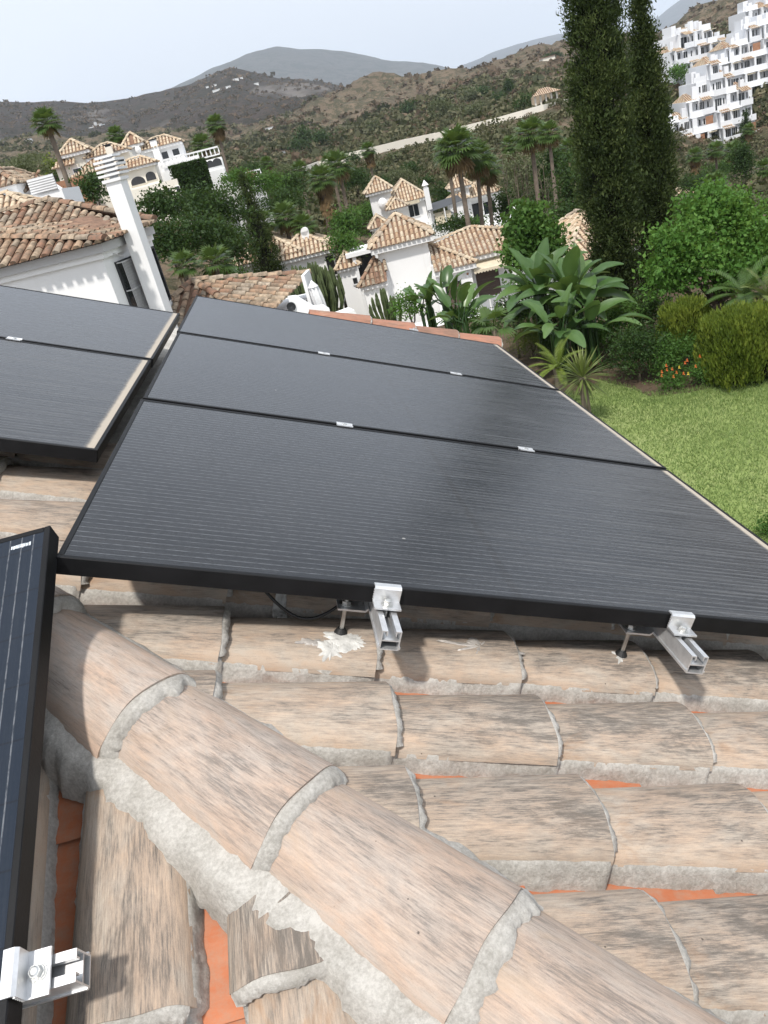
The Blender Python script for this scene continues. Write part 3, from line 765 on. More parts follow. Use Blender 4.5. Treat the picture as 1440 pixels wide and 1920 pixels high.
hill = loft('hillside', [
    ln(-20, [-4.6, -4.6, -4.6, -4.7, -4.85, -4.9, -4.9, -4.95, -4.95, -4.95, -4.95, -4.95, -4.95, -4.95, -4.95]),
    ln(-30, [-3, -3, -3, -3.2, -4.6, -6.2, -6.8, -7.0, -7.0, -6.8, -6.5, -6.3, -6.2, -6, -6]),
    ln(-42, [0, 0, 0, -0.6, -2.4, -5.2, -7.3, -8.3, -8.3, -8.2, -8.0, -7.8, -7.5, -7, -7]),
    ln(-60, [2.5, 2, 1.5, 0.4, -0.6, -3.6, -5.5, -7, -7.9, -8.4, -8.8, -9.2, -9.4, -9.5, -9.5]),
    ln(-100, [8, 7, 5, 3, 1.2, -1.2, -3.3, -5, -6, -7.5, -10, -12, -12.5, -12, -12]),
    ln(150, [560, 470, 400, 372, 350, 342, 327, 284, 246, 202, 240, 285, 252, 150, 0]),
    ln(185, [540, 455, 385, 358, 340, 330, 312, 268, 226, 182, 160, 142, 100, 20, -100]),
    ln(260, [500, 420, 355, 330, 318, 308, 285, 245, 203, 157, 122, 92, 50, -20, -140]),
    ln(420, [430, 360, 318, 298, 290, 278, 252, 206, 167, 128, 98, 60, 20, -80, -220]),
    ln(650, [400, 320, 290, 276, 270, 260, 216, 176, 140, 104, 80, 25, -35, -180, -300]),
    ln(800, [390, 310, 280, 262, 255, 240, 188, 153, 124, 91, 72, 5, -72, -240, -360]),
], 280, 210, MAT['hill'], lambda D: 0.05 + max(0, D - 60) * 0.0165, 0.024, 'dry scrub-covered hillside behind the houses', back=(400, 160))
ridge = loft('scrub_ridge', [
    (700, [(-900, 420), (-400, 330), (0, 305), (150, 296), (300, 285), (450, 262), (600, 222), (700, 200), (900, 200)]),
    (1000, [(-900, 370), (-400, 290), (0, 262), (150, 262), (300, 250), (380, 228), (430, 205), (520, 205), (600, 190), (700, 185), (900, 190)]),
    (1250, [(-900, 320), (-400, 250), (0, 222), (150, 228), (240, 222), (330, 195), (430, 155), (500, 165), (600, 170), (700, 178), (900, 185)]),
    (1500, [(-900, 270), (-400, 215), (-100, 195), (0, 190), (100, 193), (165, 194), (240, 186), (300, 172), (350, 158), (400, 137), (430, 127), (470, 136), (520, 146), (600, 152), (650, 165), (750, 176), (900, 190)]),
], 300, 130, MAT['ridge'], lambda D: 5 + (1500 - D) * 0.022, 0.008, 'dark scrub ridge under the sky with a bare quarried summit', back=(900, 350))
loft('far_mountain', [
    (3600, [(100, 300), (300, 260), (365, 200), (460, 170), (600, 165), (790, 175), (900, 190), (1100, 210)]),
    (4600, [(100, 260), (300, 178), (365, 152), (400, 131), (460, 106), (520, 93), (565, 95), (600, 93), (660, 101), (720, 113), (790, 115), (830, 123), (900, 140), (1100, 180)]),
], 160, 40, MAT['mountain'], 22, 0.0016, 'blue-grey flat-topped mountain behind the scrub ridge', back=(2500, 900))
loft('far_mountain', [
    (5500, [(780, 190), (870, 160), (920, 140), (1000, 120), (1050, 110), (1150, 90), (1220, 70), (1300, 30), (1600, -60), (2200, -150)]),
    (7200, [(780, 165), (870, 121), (920, 97), (1000, 76), (1050, 62), (1130, 70), (1200, 60), (1222, 42), (1262, 8), (1290, -12), (1600, -140), (2200, -260)]),
], 150, 36, MAT['mountain'], 30, 0.0011, 'pale blue mountain at the far end of the valley, partly behind the cypress', back=(3000, 900))

# lawn and soil
def mk_lawn():
    g = NT('lawn_green'); v = g('NewGeometry').outputs['Position']
    n = g.noise(v, 0.55, 5, 0.6); n2 = g.noise(v, 9, 5, 0.75); n3 = g.noise(v, 60, 3, 0.8)
    f = g.math('ADD', g.math('MULTIPLY', n, 0.45), g.math('ADD', g.math('MULTIPLY', n2, 0.3), g.math('MULTIPLY', n3, 0.25)))
    c = g.ramp(f, [(0.36, (0.15, 0.215, 0.06, 1)), (0.5, (0.23, 0.29, 0.095, 1)), (0.64, (0.33, 0.36, 0.165, 1))])
    return g.bsdf(c, 0.85, 0.15, 0, g.bump(g.math('ADD', n3, n2), 0.5, 0.02))
MAT['lawn'] = mk_lawn()
MAT['soil'] = mk_terrain('garden_soil', [(0.07, 0.05, 0.036, 1), (0.115, 0.083, 0.058, 1), (0.16, 0.12, 0.085, 1)], 14, (0.04, 0.045, 0.02, 1), 0.35)
m = MB(); N = 40
rows = []
for i in range(N + 1):
    y = -14 + 36 * i / N; rows.append([(x, y, LAWN + 0.02 * math.sin(x * 0.6) * math.cos(y * 0.5) - 0.012) for x in np.linspace(-24, 26, 51)])
m.grid(rows); ground = m.build('lawn_ground', MAT['soil'], None, True); struct(ground, 'brown garden soil of the planting beds')
# lawn edge traced on the ground: bed border where grass meets planting
edge_px = [(1010, 735), (1060, 742), (1105, 742), (1125, 716), (1165, 722), (1210, 741), (1265, 740), (1320, 728), (1370, 715), (1440, 698), (1530, 672), (1700, 610)]
edge = [atz(x, y, LAWN)[:2] for x, y in edge_px]
edge = [np.array([1.55, edge[0][1] + 0.6]), np.array([2.8, edge[0][1] + 0.3])] + edge
dense = []
for a, b in zip(edge[:-1], edge[1:]):
    for t in np.linspace(0, 1, 12, endpoint=False):
        p = a + (b - a) * t; dense.append(p + np.array([0.10 * fnoise(p[0] * 2, p[1] * 2), 0.10 * fnoise(p[0] * 2, p[1] * 2, 5)]))
dense.append(edge[-1]); dense = np.array(dense)
m = MB(); rows = []
near = np.array([[x, -12.0] for x in np.interp(np.linspace(0, 1, len(dense)), [0, 1], [dense[0][0], dense[-1][0] + 2])])
for t in np.linspace(0, 1, 60):
    rows.append([(p[0] * (1 - t) + q[0] * t, p[1] * (1 - t) + q[1] * t, LAWN + 0.03 - 0.03 * (1 - min(1, t * 40)) + 0.02 * math.sin(p[0] * 0.6)) for p, q in zip(dense, near)])
m.grid(rows); lawn = m.build('lawn', MAT['lawn'], None, True, False); struct(lawn, 'mown green lawn below the roof')
# blades of grass
def in_lawn(x, y):
    i = np.searchsorted(dense[:, 0], x); ye = np.interp(x, dense[:, 0], dense[:, 1]); return y < ye
ok_order = np.all(np.diff(dense[:, 0]) > -0.3)
n = 260000
gx = rng.uniform(1.6, 13.0, n * 2); gy = np.where(rng.random(n * 2) < .25, rng.uniform(-6, 5, n * 2), rng.uniform(4.5, 16.0, n * 2))
dsort = dense[np.argsort(dense[:, 0])]
ye = np.interp(gx, dsort[:, 0], dsort[:, 1]); keep = (gy < ye + 0.12)
gx, gy = gx[keep][:n], gy[keep][:n]; n = len(gx)
ang = rng.uniform(0, 2 * math.pi, n); hgt = rng.uniform(0.025, 0.06, n); wd = rng.uniform(0.004, 0.009, n)
base = np.stack([gx, gy, np.full(n, LAWN + 0.025)], 1); dv = np.stack([np.cos(ang), np.sin(ang), np.zeros(n)], 1) * wd[:, None]
ln_ = np.stack([rng.normal(0, .022, n), rng.normal(0, .022, n), hgt], 1)
V = np.stack([base - dv, base + dv, base + ln_], 1).reshape(-1, 3)
def mk_leafmat(name, cols, rough=0.5, trans=0.3, spec=0.35, nscale=0.0):
    g = NT(name); t = g.attr('tint')
    if nscale: t = g.math('ADD', g.math('MULTIPLY', t, 0.65), g.math('MULTIPLY', g.noise(g.coord(), nscale, 3), 0.35))
    c = g.ramp(t, cols); return g.leaf(c, rough, trans, spec)
MAT['grass'] = mk_leafmat('grass_blade', [(0.0, (0.11, 0.175, 0.05, 1)), (0.5, (0.185, 0.26, 0.085, 1)), (1.0, (0.30, 0.345, 0.15, 1))], 0.6, 0.3, 0.2)
go = quadmesh('grass', V, n, MAT['grass'], None, np.clip(rng.normal(0.45, 0.22, n) + 0.35 * np.sin(gx * 1.1) * np.sin(gy * 0.9) * 0.5, 0, 1), 3)
go['kind'] = 'stuff'; go['label'] = 'short green blades of the mown lawn'; go['category'] = 'grass'
# ground height under any plan point
def bvh_of(o):
    me = o.data; return BVHTree.FromPolygons([v.co[:] for v in me.vertices], [p.vertices[:] for p in me.polygons])
B_HILL, B_GROUND, B_RIDGE = bvh_of(hill), bvh_of(ground), bvh_of(ridge)
def ground_z(x, y):
    best = None
    for b in ((B_GROUND,) if (abs(x) < 20 and y < 21) else (B_HILL, B_RIDGE)):
        h = b.ray_cast(Vector((x, y, 2000)), Vector((0, 0, -1)))
        if h[0] is not None: best = h[0].z if best is None else max(best, h[0].z)
    return LAWN if best is None else best

def hit(px, py):
    """where the sight line meets the hills"""
    d = ray(px, py); best = None
    for b in (B_HILL, B_RIDGE):
        h = b.ray_cast(Vector(CAM_C + d * 30), Vector(d))
        if h[0] is not None and (best is None or h[3] < best[1]): best = (np.array(h[0]), h[3])
    return None if best is None else best[0]
def dist_at(px, py, D):
    p = hit(px, py); return D if p is None else math.hypot(p[0] - CAM_C[0], p[1] - CAM_C[1])
# haze: the air between the camera and the mountains
def mk_haze():
    g = NT('haze_air'); p = g('VolumePrincipled', {'Color': (0.80, 0.885, 1.0, 1), 'Density': 0.00012, 'Anisotropy': 0.0})
    g.t.links.new(p.outputs[0], g.out.inputs['Volume']); return g.m
MAT['haze'] = mk_haze()
m = MB(); m.box(-11000, 14000, -300, 12500, -420, 1000); hz = m.build('haze', MAT['haze']); hz['kind'] = 'stuff'; hz['label'] = 'thin pale haze filling the valley air'; hz['category'] = 'haze'
# ------------------------------------------------------------------ houses
def mk_wall(name, c, stain=0.1):
    g = NT(name); v = g.coord()
    n = g.noise(v, 0.7, 5, 0.65); n2 = g.noise(g.map(v, (5, 5, 0.5)), 1, 5, 0.6)
    cc = g.mix(g.math('MULTIPLY', g.ramp(n, [(0.4, 0.0), (0.75, 1.0)]), stain * 1.5), c, tuple(x * 0.8 for x in c[:3]) + (1,))
    cc = g.mix(g.math('MULTIPLY', g.ramp(n2, [(0.58, 0.0), (0.72, 1.0)]), stain * 2), cc, (c[0] * 0.7, c[1] * 0.67, c[2] * 0.62, 1))
    return g.bsdf(cc, 0.88, 0.2, 0, g.bump(g.noise(v, 30, 4), 0.12, 0.02))
MAT['white_wall'] = mk_wall('white_render', (0.85, 0.85, 0.845, 1))
MAT['cream_wall'] = mk_wall('cream_render', (0.80, 0.755, 0.66, 1))
MAT['apt_wall'] = mk_wall('white_block_render', (0.76, 0.77, 0.79, 1), 0.05)
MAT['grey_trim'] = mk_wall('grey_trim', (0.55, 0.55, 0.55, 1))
def mk_clayfar(name, use_attr):
    g = NT(name); v = g.coord(); t = g.attr('tint') if use_attr else g.rand()
    n = g.noise(g.offs(v) if not use_attr else v, 6, 5, 0.7)
    c = g.ramp(t, [(0.0, (0.27, 0.14, 0.095, 1)), (0.22, (0.37, 0.22, 0.145, 1)), (0.45, (0.44, 0.31, 0.21, 1)), (0.7, (0.50, 0.39, 0.28, 1)), (0.88, (0.28, 0.23, 0.18, 1)), (1.0, (0.54, 0.45, 0.35, 1))])
    c = g.mix(g.ramp(n, [(0.36, 0.0), (0.62, 0.85)]), c, (0.13, 0.108, 0.082, 1))
    return g.bsdf(c, 0.9, 0.2, 0, g.bump(n, 0.3, 0.01))
MAT['clay_far'] = mk_clayfar('old_clay_tile', False); MAT['clay_stuff'] = mk_clayfar('old_clay_tiles', True)
def mk_claypale(name, use_attr):
    g = NT(name); v = g.coord(); t = g.attr('tint') if use_attr else g.rand()
    n = g.noise(v, 5, 5, 0.7)
    c = g.ramp(t, [(0.0, (0.42, 0.27, 0.17, 1)), (0.3, (0.55, 0.42, 0.29, 1)), (0.7, (0.62, 0.52, 0.39, 1)), (1.0, (0.40, 0.33, 0.26, 1))])
    c = g.mix(g.ramp(n, [(0.42, 0.0), (0.7, 0.6)]), c, (0.2, 0.165, 0.12, 1))
    return g.bsdf(c, 0.9, 0.2, 0, g.bump(n, 0.3, 0.01))
MAT['pale_far'] = mk_claypale('pale_clay_tile', False); MAT['pale_stuff'] = mk_claypale('pale_clay_tiles', True)
MAT['channel'] = plain('roof_channel', (0.20, 0.12, 0.08, 1), 0.95, 0.4, 6)
MAT['dark_glass'] = NT('window_glass').bsdf((0.02, 0.024, 0.028, 1), 0.08, 0.6)
MAT['dark_metal'] = plain('dark_metal', (0.035, 0.037, 0.04, 1), 0.5, 0.2, 10)
MAT['brown_shutter'] = plain('brown_shutter', (0.085, 0.06, 0.05, 1), 0.6, 0.15, 5)
MAT['terracotta_panel'] = plain('terracotta_panel', (0.33, 0.17, 0.10, 1), 0.8, 0.2, 2)
MAT['awning'] = plain('cream_awning', (0.60, 0.53, 0.40, 1), 0.8, 0.1, 4)
MAT['stone_wall'] = plain('stone_terrace', (0.36, 0.29, 0.21, 1), 0.95, 0.4, 0.7)
MAT['grey_fence'] = plain('grey_fence', (0.42, 0.44, 0.46, 1), 0.6, 0.1, 3)
MAT['white_paint'] = plain('white_paint', (0.8, 0.8, 0.8, 1), 0.5, 0.05, 4)

def half_barrel(L, w0, w1, h0, h1, seg=6, lift=0.02):
    m = MB(); P = []
    for x, w, h, z in ((0, w0, h0, 0.0), (L, w1, h1, lift)):
        P.append([(x, w * math.cos(a), z + h * math.sin(a)) for a in np.linspace(0, math.pi, seg + 1)])
    m.grid(P)
    n = seg + 1                                      # dark open mouth closed by mortar
    m.add([P[1][j] for j in range(n)], [tuple(range(n))])
    return m
_tile_cache = {}
def tile_mesh(mat, big=False):
    k = (mat, big)
    if k not in _tile_cache:
        w = 0.10 if big else 0.082
        me = half_barrel(0.42, w * 0.86, w, w * 0.72, w * 0.85).mesh('roof_tile'); me.materials.append(MAT[mat])
        me.polygons.foreach_set('use_smooth', [True] * len(me.polygons)); me.set_sharp_from_angle(angle=math.radians(50))
        _tile_cache[k] = me
    return _tile_cache[k]
def face_tiles(poly, pitch, step, budget):
    """placements (Matrix, length scale) of tiles on a convex roof polygon; its first edge is the eave, the rest lies upslope"""
    P = [np.asarray(p, float) for p in poly]
    a = nrm(P[1] - P[0]); c = sum(P[2:]) / len(P[2:])
    d = (c - P[0]); d = nrm(d - a * (d @ a)); n = np.cross(a, d)
    if n[2] < 0: n = -n
    Q = [((p - P[0]) @ a, (p - P[0]) @ d) for p in P]
    lo, hi = min(q[0] for q in Q), max(q[0] for q in Q)
    out = []; k = int((hi - lo) / pitch)
    for i in range(k + 1):
        x = lo + (hi - lo - k * pitch) / 2 + pitch * i
        if x <= lo + 0.03 or x >= hi - 0.03: continue
        ys = []
        for (x0, y0), (x1, y1) in zip(Q, Q[1:] + Q[:1]):
            if (x0 - x) * (x1 - x) < 0: ys.append(y0 + (y1 - y0) * (x - x0) / (x1 - x0))
        if len(ys) < 2: continue
        y0, y1 = min(ys), max(ys)
        y = y0 - 0.06
        while y < y1 - 0.08:
            L = min(step + 0.06, y1 - y)
            top = P[0] + a * x + d * (y + L)
            M = frame(top, -d, np.cross(n, -d), n) @ Matrix.Diagonal((L / 0.42, 1, 1, 1))
            out.append(M); y += step
    return out
class House:
    def __init__(s, name, label, cat, px, py, D, yaw, zb=None, group=None):
        p = at(px, py, D); s.ref = p
        z = ground_z(p[0], p[1]) if zb is None else zb
        s.loc = np.array([p[0], p[1], z]); s.yaw = math.radians(yaw)
        s.ex = np.array([math.cos(s.yaw), math.sin(s.yaw), 0]); s.ey = np.array([-math.sin(s.yaw), math.cos(s.yaw), 0])
        s.o = thing(name, label, cat, s.loc, s.yaw, group)
    def q(s, px, py, y=0.0):
        """local x, z where the sight line through a spot meets the facade plane local y"""
        d = ray(px, py); t = ((s.loc - CAM_C) @ s.ey + y) / (d @ s.ey); P = CAM_C + d * t - s.loc
        return float(P @ s.ex), float(P[2])
    def z(s, w): return w - s.loc[2]
    def part(s, name, mb, mat, parent=None, smooth=False):
        return mb.build(name, MAT[mat] if isinstance(mat, str) else mat, parent or s.o, smooth)
    def box(s, name, x0, x1, y0, y1, z0, z1, mat='white_wall', parent=None):
        m = MB(); m.box(x0, x1, y0, y1, z0, z1); return s.part(name, m, mat, parent)
    def window(s, x0, x1, z0, z1, y=0.0, mat='dark_glass', fr='white_paint', bars=0, name='window', side=None, fw=0.05, depth=0.05):
        """frame proud of the wall, pane set back; side: None front wall at local y, else +1/-1 wall at local x = y"""
        def B(m, a0, a1, d0, d1, b0, b1):
            if side is None: m.box(a0, a1, y - d1, y - d0, b0, b1)
            else: m.box(min(y + side * d0, y + side * d1), max(y + side * d0, y + side * d1), a0, a1, b0, b1)
        f = MB()
        B(f, x0 - fw, x0, 0.0, depth, z0 - fw, z1 + fw); B(f, x1, x1 + fw, 0.0, depth, z0 - fw, z1 + fw)
        B(f, x0, x1, 0.0, depth - .002, z1, z1 + fw); B(f, x0, x1, 0.0, depth + .01, z0 - fw, z0)
        if bars:
            for i in range(1, bars + 1): B(f, x0 + (x1 - x0) * i / (bars + 1) - fw * 0.3, x0 + (x1 - x0) * i / (bars + 1) + fw * 0.3, 0.012, depth - .005, z0, z1)
        w = s.part(name, f, fr); p = MB(); B(p, x0, x1, 0.003, 0.012, z0, z1); s.part('pane', p, mat, w); return w
    def roof(s, faces, ridges=(), tiles='pale', single=0, pitch=0.225, step=0.34, th=0.0, name='roof'):
        """faces: polygons (first edge the eave); ridges: lines covered with ridge tiles; single: how many tiles become parts of their own"""
        far, stf = {'pale': ('pale_far', 'pale_stuff'), 'old': ('clay_far', 'clay_stuff')}[tiles]
        m = MB()
        for f in faces: m.add([np.asarray(p, float) - np.array([0, 0, 0.01]) for p in f], [tuple(range(len(f)))])
        r = s.part(name, m, 'channel'); Ms = []
        for f in faces: Ms += face_tiles(f, pitch, step, single)
        rid = []
        for a, b in ridges:
            a = np.asarray(a, float); b = np.asarray(b, float); hi, lo = (a, b) if a[2] >= b[2] else (b, a)
            L = np.linalg.norm(lo - hi); d = (lo - hi) / L; n = max(1, int(L / 0.36)); y = nrm(np.cross((0, 0, 1.0), d)); zc = np.cross(d, y)
            for i in range(n): rid.append(frame(hi + d * (L / n * i) + zc * 0.03, d, y, zc) @ Matrix.Diagonal((L / n * 1.08 / 0.42, 1.05, 1.05, 1)))
        if single:
            order = sorted(range(len(Ms)), key=lambda i: np.linalg.norm(np.array(s.o.matrix_basis @ Ms[i].translation) - CAM_C))
            for i in order[:single]: link('roof_tile', tile_mesh(far), r, Ms[i] @ Matrix.Rotation(random.uniform(-.03, .03), 4, 'Z') @ Matrix.Diagonal((1, random.uniform(.93, 1.05), random.uniform(.9, 1.08), 1)))
            for M in rid: link('ridge_tile', tile_mesh(far, True), r, M)
            Ms = [Ms[i] for i in order[single:]]; rid = []
        if Ms or rid:
            mb = MB(); base = half_barrel(0.42, 0.072, 0.086, 0.056, 0.07, 5); bv = np.concatenate(base.v); bf = base.f
            for M in Ms: mb.add(tr(M @ Matrix.Diagonal((1, random.uniform(.93, 1.05), random.uniform(.9, 1.1), 1)), bv), bf, min(1, max(0, random.gauss(0.5, 0.27))))
            big = half_barrel(0.42, 0.09, 0.10, 0.075, 0.085, 5); gv = np.concatenate(big.v)
            for M in rid: mb.add(tr(M, gv), big.f, min(1, max(0, random.gauss(0.6, 0.2))))
            mb.t[0] = 0.01
            o = mb.build('tiles', MAT[stf], r, False, False); o['kind'] = 'stuff'
        return r
    def hip(s, x0, x1, y0, y1, z, rise, tiles='pale', single=0, fascia=0.16, inset=0.05, skip=(), name='roof', pitch=0.225):
        """hipped roof over a rectangle given at the eaves, with a plastered fascia below"""
        w, d = x1 - x0, y1 - y0; k = min(w, d) / 2
        if w >= d: A, B = (x0 + k, (y0 + y1) / 2, z + rise), (x1 - k, (y0 + y1) / 2, z + rise)
        else: A, B = ((x0 + x1) / 2, y0 + k, z + rise), ((x0 + x1) / 2, y1 - k, z + rise)
        c = [(x0, y0, z), (x1, y0, z), (x1, y1, z), (x0, y1, z)]
        pt = abs(w - d) < 0.05
        if w >= d: F = {'f': [c[0], c[1], B, A], 'r': [c[1], c[2], B], 'b': [c[2], c[3], A, B], 'l': [c[3], c[0], A]}
        else: F = {'f': [c[0], c[1], A], 'r': [c[1], c[2], B, A], 'b': [c[2], c[3], B], 'l': [c[3], c[0], A, B]}
        if pt: F = {'f': [c[0], c[1], A], 'r': [c[1], c[2], A], 'b': [c[2], c[3], A], 'l': [c[3], c[0], A]}
        R = [(A, c[0]), (A, c[3]), (B, c[1]), (B, c[2])] if w >= d else [(A, c[0]), (A, c[1]), (B, c[2]), (B, c[3])]
        if not pt: R.append((A, B))
        r = s.roof([F[i] for i in 'frbl' if i not in skip], R, tiles, single, pitch, name=name)
        s.box('fascia', x0 + inset, x1 - inset, y0 + inset, y1 - inset, z - fascia, z - 0.012)
        return r

# --- walls and eave board of the house under the camera (seen only from aside)
m = MB(); m.box(-1.5, 1.5, -1.5, 3.9, LAWN, -1.06); wpart(house_loc, m.build('wall', MAT['white_wall'], house))
m = MB(); e0, e1 = pa(U_END - 0.03, hip_v(U_END), -0.27), pa(U_END - 0.03, 3.5, -0.27); m.box(e0[0] - 0.03, e0[0], e0[1], e1[1], e0[2] - 0.16, e0[2] - 0.004); wpart(house_loc, m.build('eave_board', MAT['white_wall'], house))
# --- the near white house with the tall chimney
h = House('white_villa', 'white house with a tall louvred chimney and a barred window, close beyond the panels', 'house', 196, 452, 17.0, -14, LAWN - 0.3)
zk = h.z(h.ref[2])                                          # eave height
zb = 0.0
h.roof([[(-6.8, 0, zk), (0, 0, zk), (-3.4, 1.35, zk + 0.62)],
        [(0, 0, zk), (0, 2.7, zk + 0.03), (-1.4, 2.7, zk + 0.52), (-3.4, 1.35, zk + 0.62)]],
       [((-3.4, 1.35, zk + 0.62), (0, 0, zk)), ((-3.4, 1.35, zk + 0.62), (-6.8, 0, zk))], 'old', 200, 0.235)
h.roof([[(-9, 2.0, zk + 0.12), (-0.2, 2.0, zk + 0.12), (-2.9, 4.0, zk + 1.02), (-9, 4.0, zk + 1.02)],
        [(0.0, 2.75, zk + 0.05), (-1.3, 6.0, zk + 0.05), (-2.9, 4.0, zk + 1.02)], [(-1.3, 6.2, zk), (-9, 6.2, zk), (-9, 4.0, zk + 1.0), (-2.9, 4.0, zk + 1.0)]],
       [((-9, 4.0, zk + 1.03), (-2.9, 4.0, zk + 1.03)), ((-2.9, 4.0, zk + 1.03), (0.0, 2.75, zk + 0.07))], 'old', 280, 0.235)
h.box('wall', -8, -0.35, 0.35, 3.12, zb, zk - 0.04); h.box('wall', -9, -1.7, 3.121, 5.8, zb, zk - 0.02)
h.box('cornice', -8, -0.16, 0.17, 3.0, zk - 0.20, zk - 0.03, 'grey_trim')  # shade below the eave put into the grey of this band
h.box('cornice', -8, -0.26, 0.26, 3.05, zk - 0.32, zk - 0.205, 'white_wall')
# barred window on the side wall: cage of vertical bars on a projecting frame
wx = -0.35
w = h.window(0.85, 1.6, zk - 1.62, zk - 0.52, wx, 'dark_glass', 'dark_metal', 1, side=1, depth=0.04)
cage = MB()
for i in range(15):
    y = 0.83 + 0.79 * i / 14; cage.box(wx + 0.16, wx + 0.172, y - 0.006, y + 0.006, zk - 1.66, zk - 0.50)
for zz in (zk - 1.66, zk - 1.08, zk - 0.50):
    cage.box(wx + 0.155, wx + 0.178, 0.81, 1.64, zz - 0.012, zz + 0.012)
    for y in (0.815, 1.635): cage.box(wx, wx + 0.17, y - 0.01, y + 0.01, zz - 0.012, zz + 0.012)
h.part('window_grille', cage, 'grey_trim')
h.window(2.45, 2.95, zk - 1.65, zk - 0.5, wx, 'dark_glass', 'dark_metal', 1, side=1)
ch = MB(); ch.box(-0.06, 0.27, 1.07, 1.42, zb, zk + 1.0); ch.box(-0.349, -0.05, 1.72, 2.2, zb, zk - 0.35); chm = h.part('chimney', ch, 'white_wall')
m = MB(); m.box(-0.10, 0.31, 1.03, 1.46, zk + 1.0, zk + 1.06); m.box(0.03, 0.17, 1.17, 1.31, zk + 1.06, zk + 1.46)
for i in range(4): m.box(-0.13, 0.34, 1.00, 1.49, zk + 1.11 + i * 0.085, zk + 1.155 + i * 0.085)
m.box(-0.09, 0.30, 1.04, 1.45, zk + 1.45, zk + 1.49)
h.part('chimney_louvre', m, 'white_paint', chm)
m = MB(); m.tube([(-2.32, 0.35, zk - 0.62), (-2.32, 0.3, zk - 0.62)], 0.045, 16); h.part('wall_vent', m, 'grey_trim')
m = MB(); m.tube([(wx, 0.7, zk - 0.28), (wx + 0.12, 0.72, zk - 0.30), (wx + 0.2, 0.9, zk - 0.40)], 0.012, 8); h.part('wall_lamp', m, 'grey_trim')

# --- low tiled annex just past the panels, with white stub wall and fan
h = House('tiled_annex', 'low annex with a mossy barrel tile roof just past the far panel corner', 'house', 362, 528, 20.5, -12, LAWN - 1.0)
zk = h.z(h.ref[2])
h.roof([[(-1.6, -2.3, zk - 0.95), (1.9, -2.3, zk - 0.95), (0.0, 0, zk)], [(1.9, -2.3, zk - 0.95), (2.75, 0.7, zk - 0.55), (0, 0, zk)], [(-1.6, 1.5, zk - 0.9), (-1.6, -2.3, zk - 0.95), (0, 0, zk)]],
       [((0, 0, zk), (1.95, -2.3, zk - 0.95)), ((0, 0, zk), (2.75, 0.7, zk - .55)), ((0, 0, zk), (-1.6, -2.3, zk - 0.95))], 'old', 240, 0.235)
h.box('wall', -1.4, 2.6, -2.05, 1.2, 0, zk - 1.06)
h.box('verge_board', 2.72, 2.80, -0.25, 0.62, zk - 1.3, zk - 0.42)
h = House('stub_wall', 'curved white stub wall with a round black fan at the annex corner', 'wall', 575, 578, 18.2, 0, LAWN)
x0, z0 = h.q(538, 600); x1, z1 = h.q(615, 600)
pts = [h.q(*p) for p in ((540, 558), (556, 556), (575, 568), (590, 576), (608, 574), (618, 580), (622, 600))]
zlow = h.z(-3.6)
m = MB(); m.prism([(pts[0][0], 0, zlow)] + [(x, 0, z) for x, z in pts] + [(pts[-1][0], 0, zlow)], (0, 0.25, 0)); h.part('wall', m, 'white_wall')
x, z = h.q(546, 575); m = MB()
for r0, r1 in ((0.10, 0.088), (0.075, 0.065), (0.052, 0.042), (0.03, 0.0)):
    a = np.linspace(0, 2 * math.pi, 25); m.grid([[(x + r * math.cos(t), -0.03 - (0.01 if r == r0 else 0), z + r * math.sin(t)) for t in a] for r in (r0, r1)])
m.tube([(x, 0.0, z), (x, -0.02, z)], 0.105, 24); h.part('fan', m, 'dark_metal')
h = House('low_white_wall', 'low white wall end between the cactus clumps, above the red verge tiles', 'wall', 650, 590, 17.0, 10, LAWN)
pts = [h.q(*p) for p in ((626, 594), (645, 588), (664, 581), (672, 594), (674, 606))]
m = MB(); m.prism([(pts[0][0], 0, h.z(-3.6))] + [(a, 0, b) for a, b in pts] + [(pts[-1][0], 0, h.z(-3.6))], (0, 0.5, 0)); h.part('wall', m, 'white_wall')
m = MB(); a, b = h.q(668, 590); m.box(a - 0.05, a + 0.06, -0.012, 0, b - 0.12, b - 0.02); h.part('vent', m, 'dark_metal')

# --- villa with the square tower, in the middle
h = House('tower_villa', 'white villa with a square pyramid-roofed tower and brown roller shutter, mid-picture', 'house', 692, 469, 37.0, -8, None)
zk = h.z(h.ref[2])
h.hip(0, 2.98, 0, 2.98, zk, 1.12, 'pale', 150, fascia=0.26)
h.box('tower_wall', 0.32, 2.66, 0.34, 2.7, -1.5, zk - 0.25)
xa, za = h.q(808, 515, -0.9); xb, zb_ = h.q(892, 489, -0.9)
ze = (za + zb_) / 2
h.roof([[(2.70, -0.9, ze), (xb + 0.05, -0.9, ze), (2.70, 1.45, ze + 0.95)]], [((2.72, 1.4, ze + 0.98), (xb + 0.05, -0.9, ze))], 'pale', 90)
h.box('fascia', 2.68, xb, -0.86, -0.5, ze - 0.24, ze - 0.012)
xc, zc = h.q(955, 463, -0.2); zr = h.q(883, 426, 2.6)[1]; xr = h.q(883, 426, 2.6)[0]
z2 = ze + 0.18
h.roof([[(2.7, -0.35, z2), (xc + 1.0, -0.35, z2), (xc + 0.2, 1.9, zr - .25), (xr, 2.6, zr), (2.7, 1.6, zr - 0.25)]],
       [((2.75, 1.7, zr - 0.22), (xr, 2.6, zr)), ((xr, 2.6, zr), (xc + 1.0, 0.6, z2 + .4))], 'pale', 180)
h.box('wall', 2.6, xc + 0.7, -0.02, 5.0, -1.5, z2 - 0.03); h.box('fascia', xb + 0.01, xc + 0.9, -0.3, 0.1, z2 - 0.2, z2 - 0.015)
h.box('wall', 2.62, xb - 0.25, -0.62, 0.0, -1.5, ze - 0.2)
xd, zd = h.q(835, 530, -0.62); xe, zg = h.q(868, 565, -0.62)
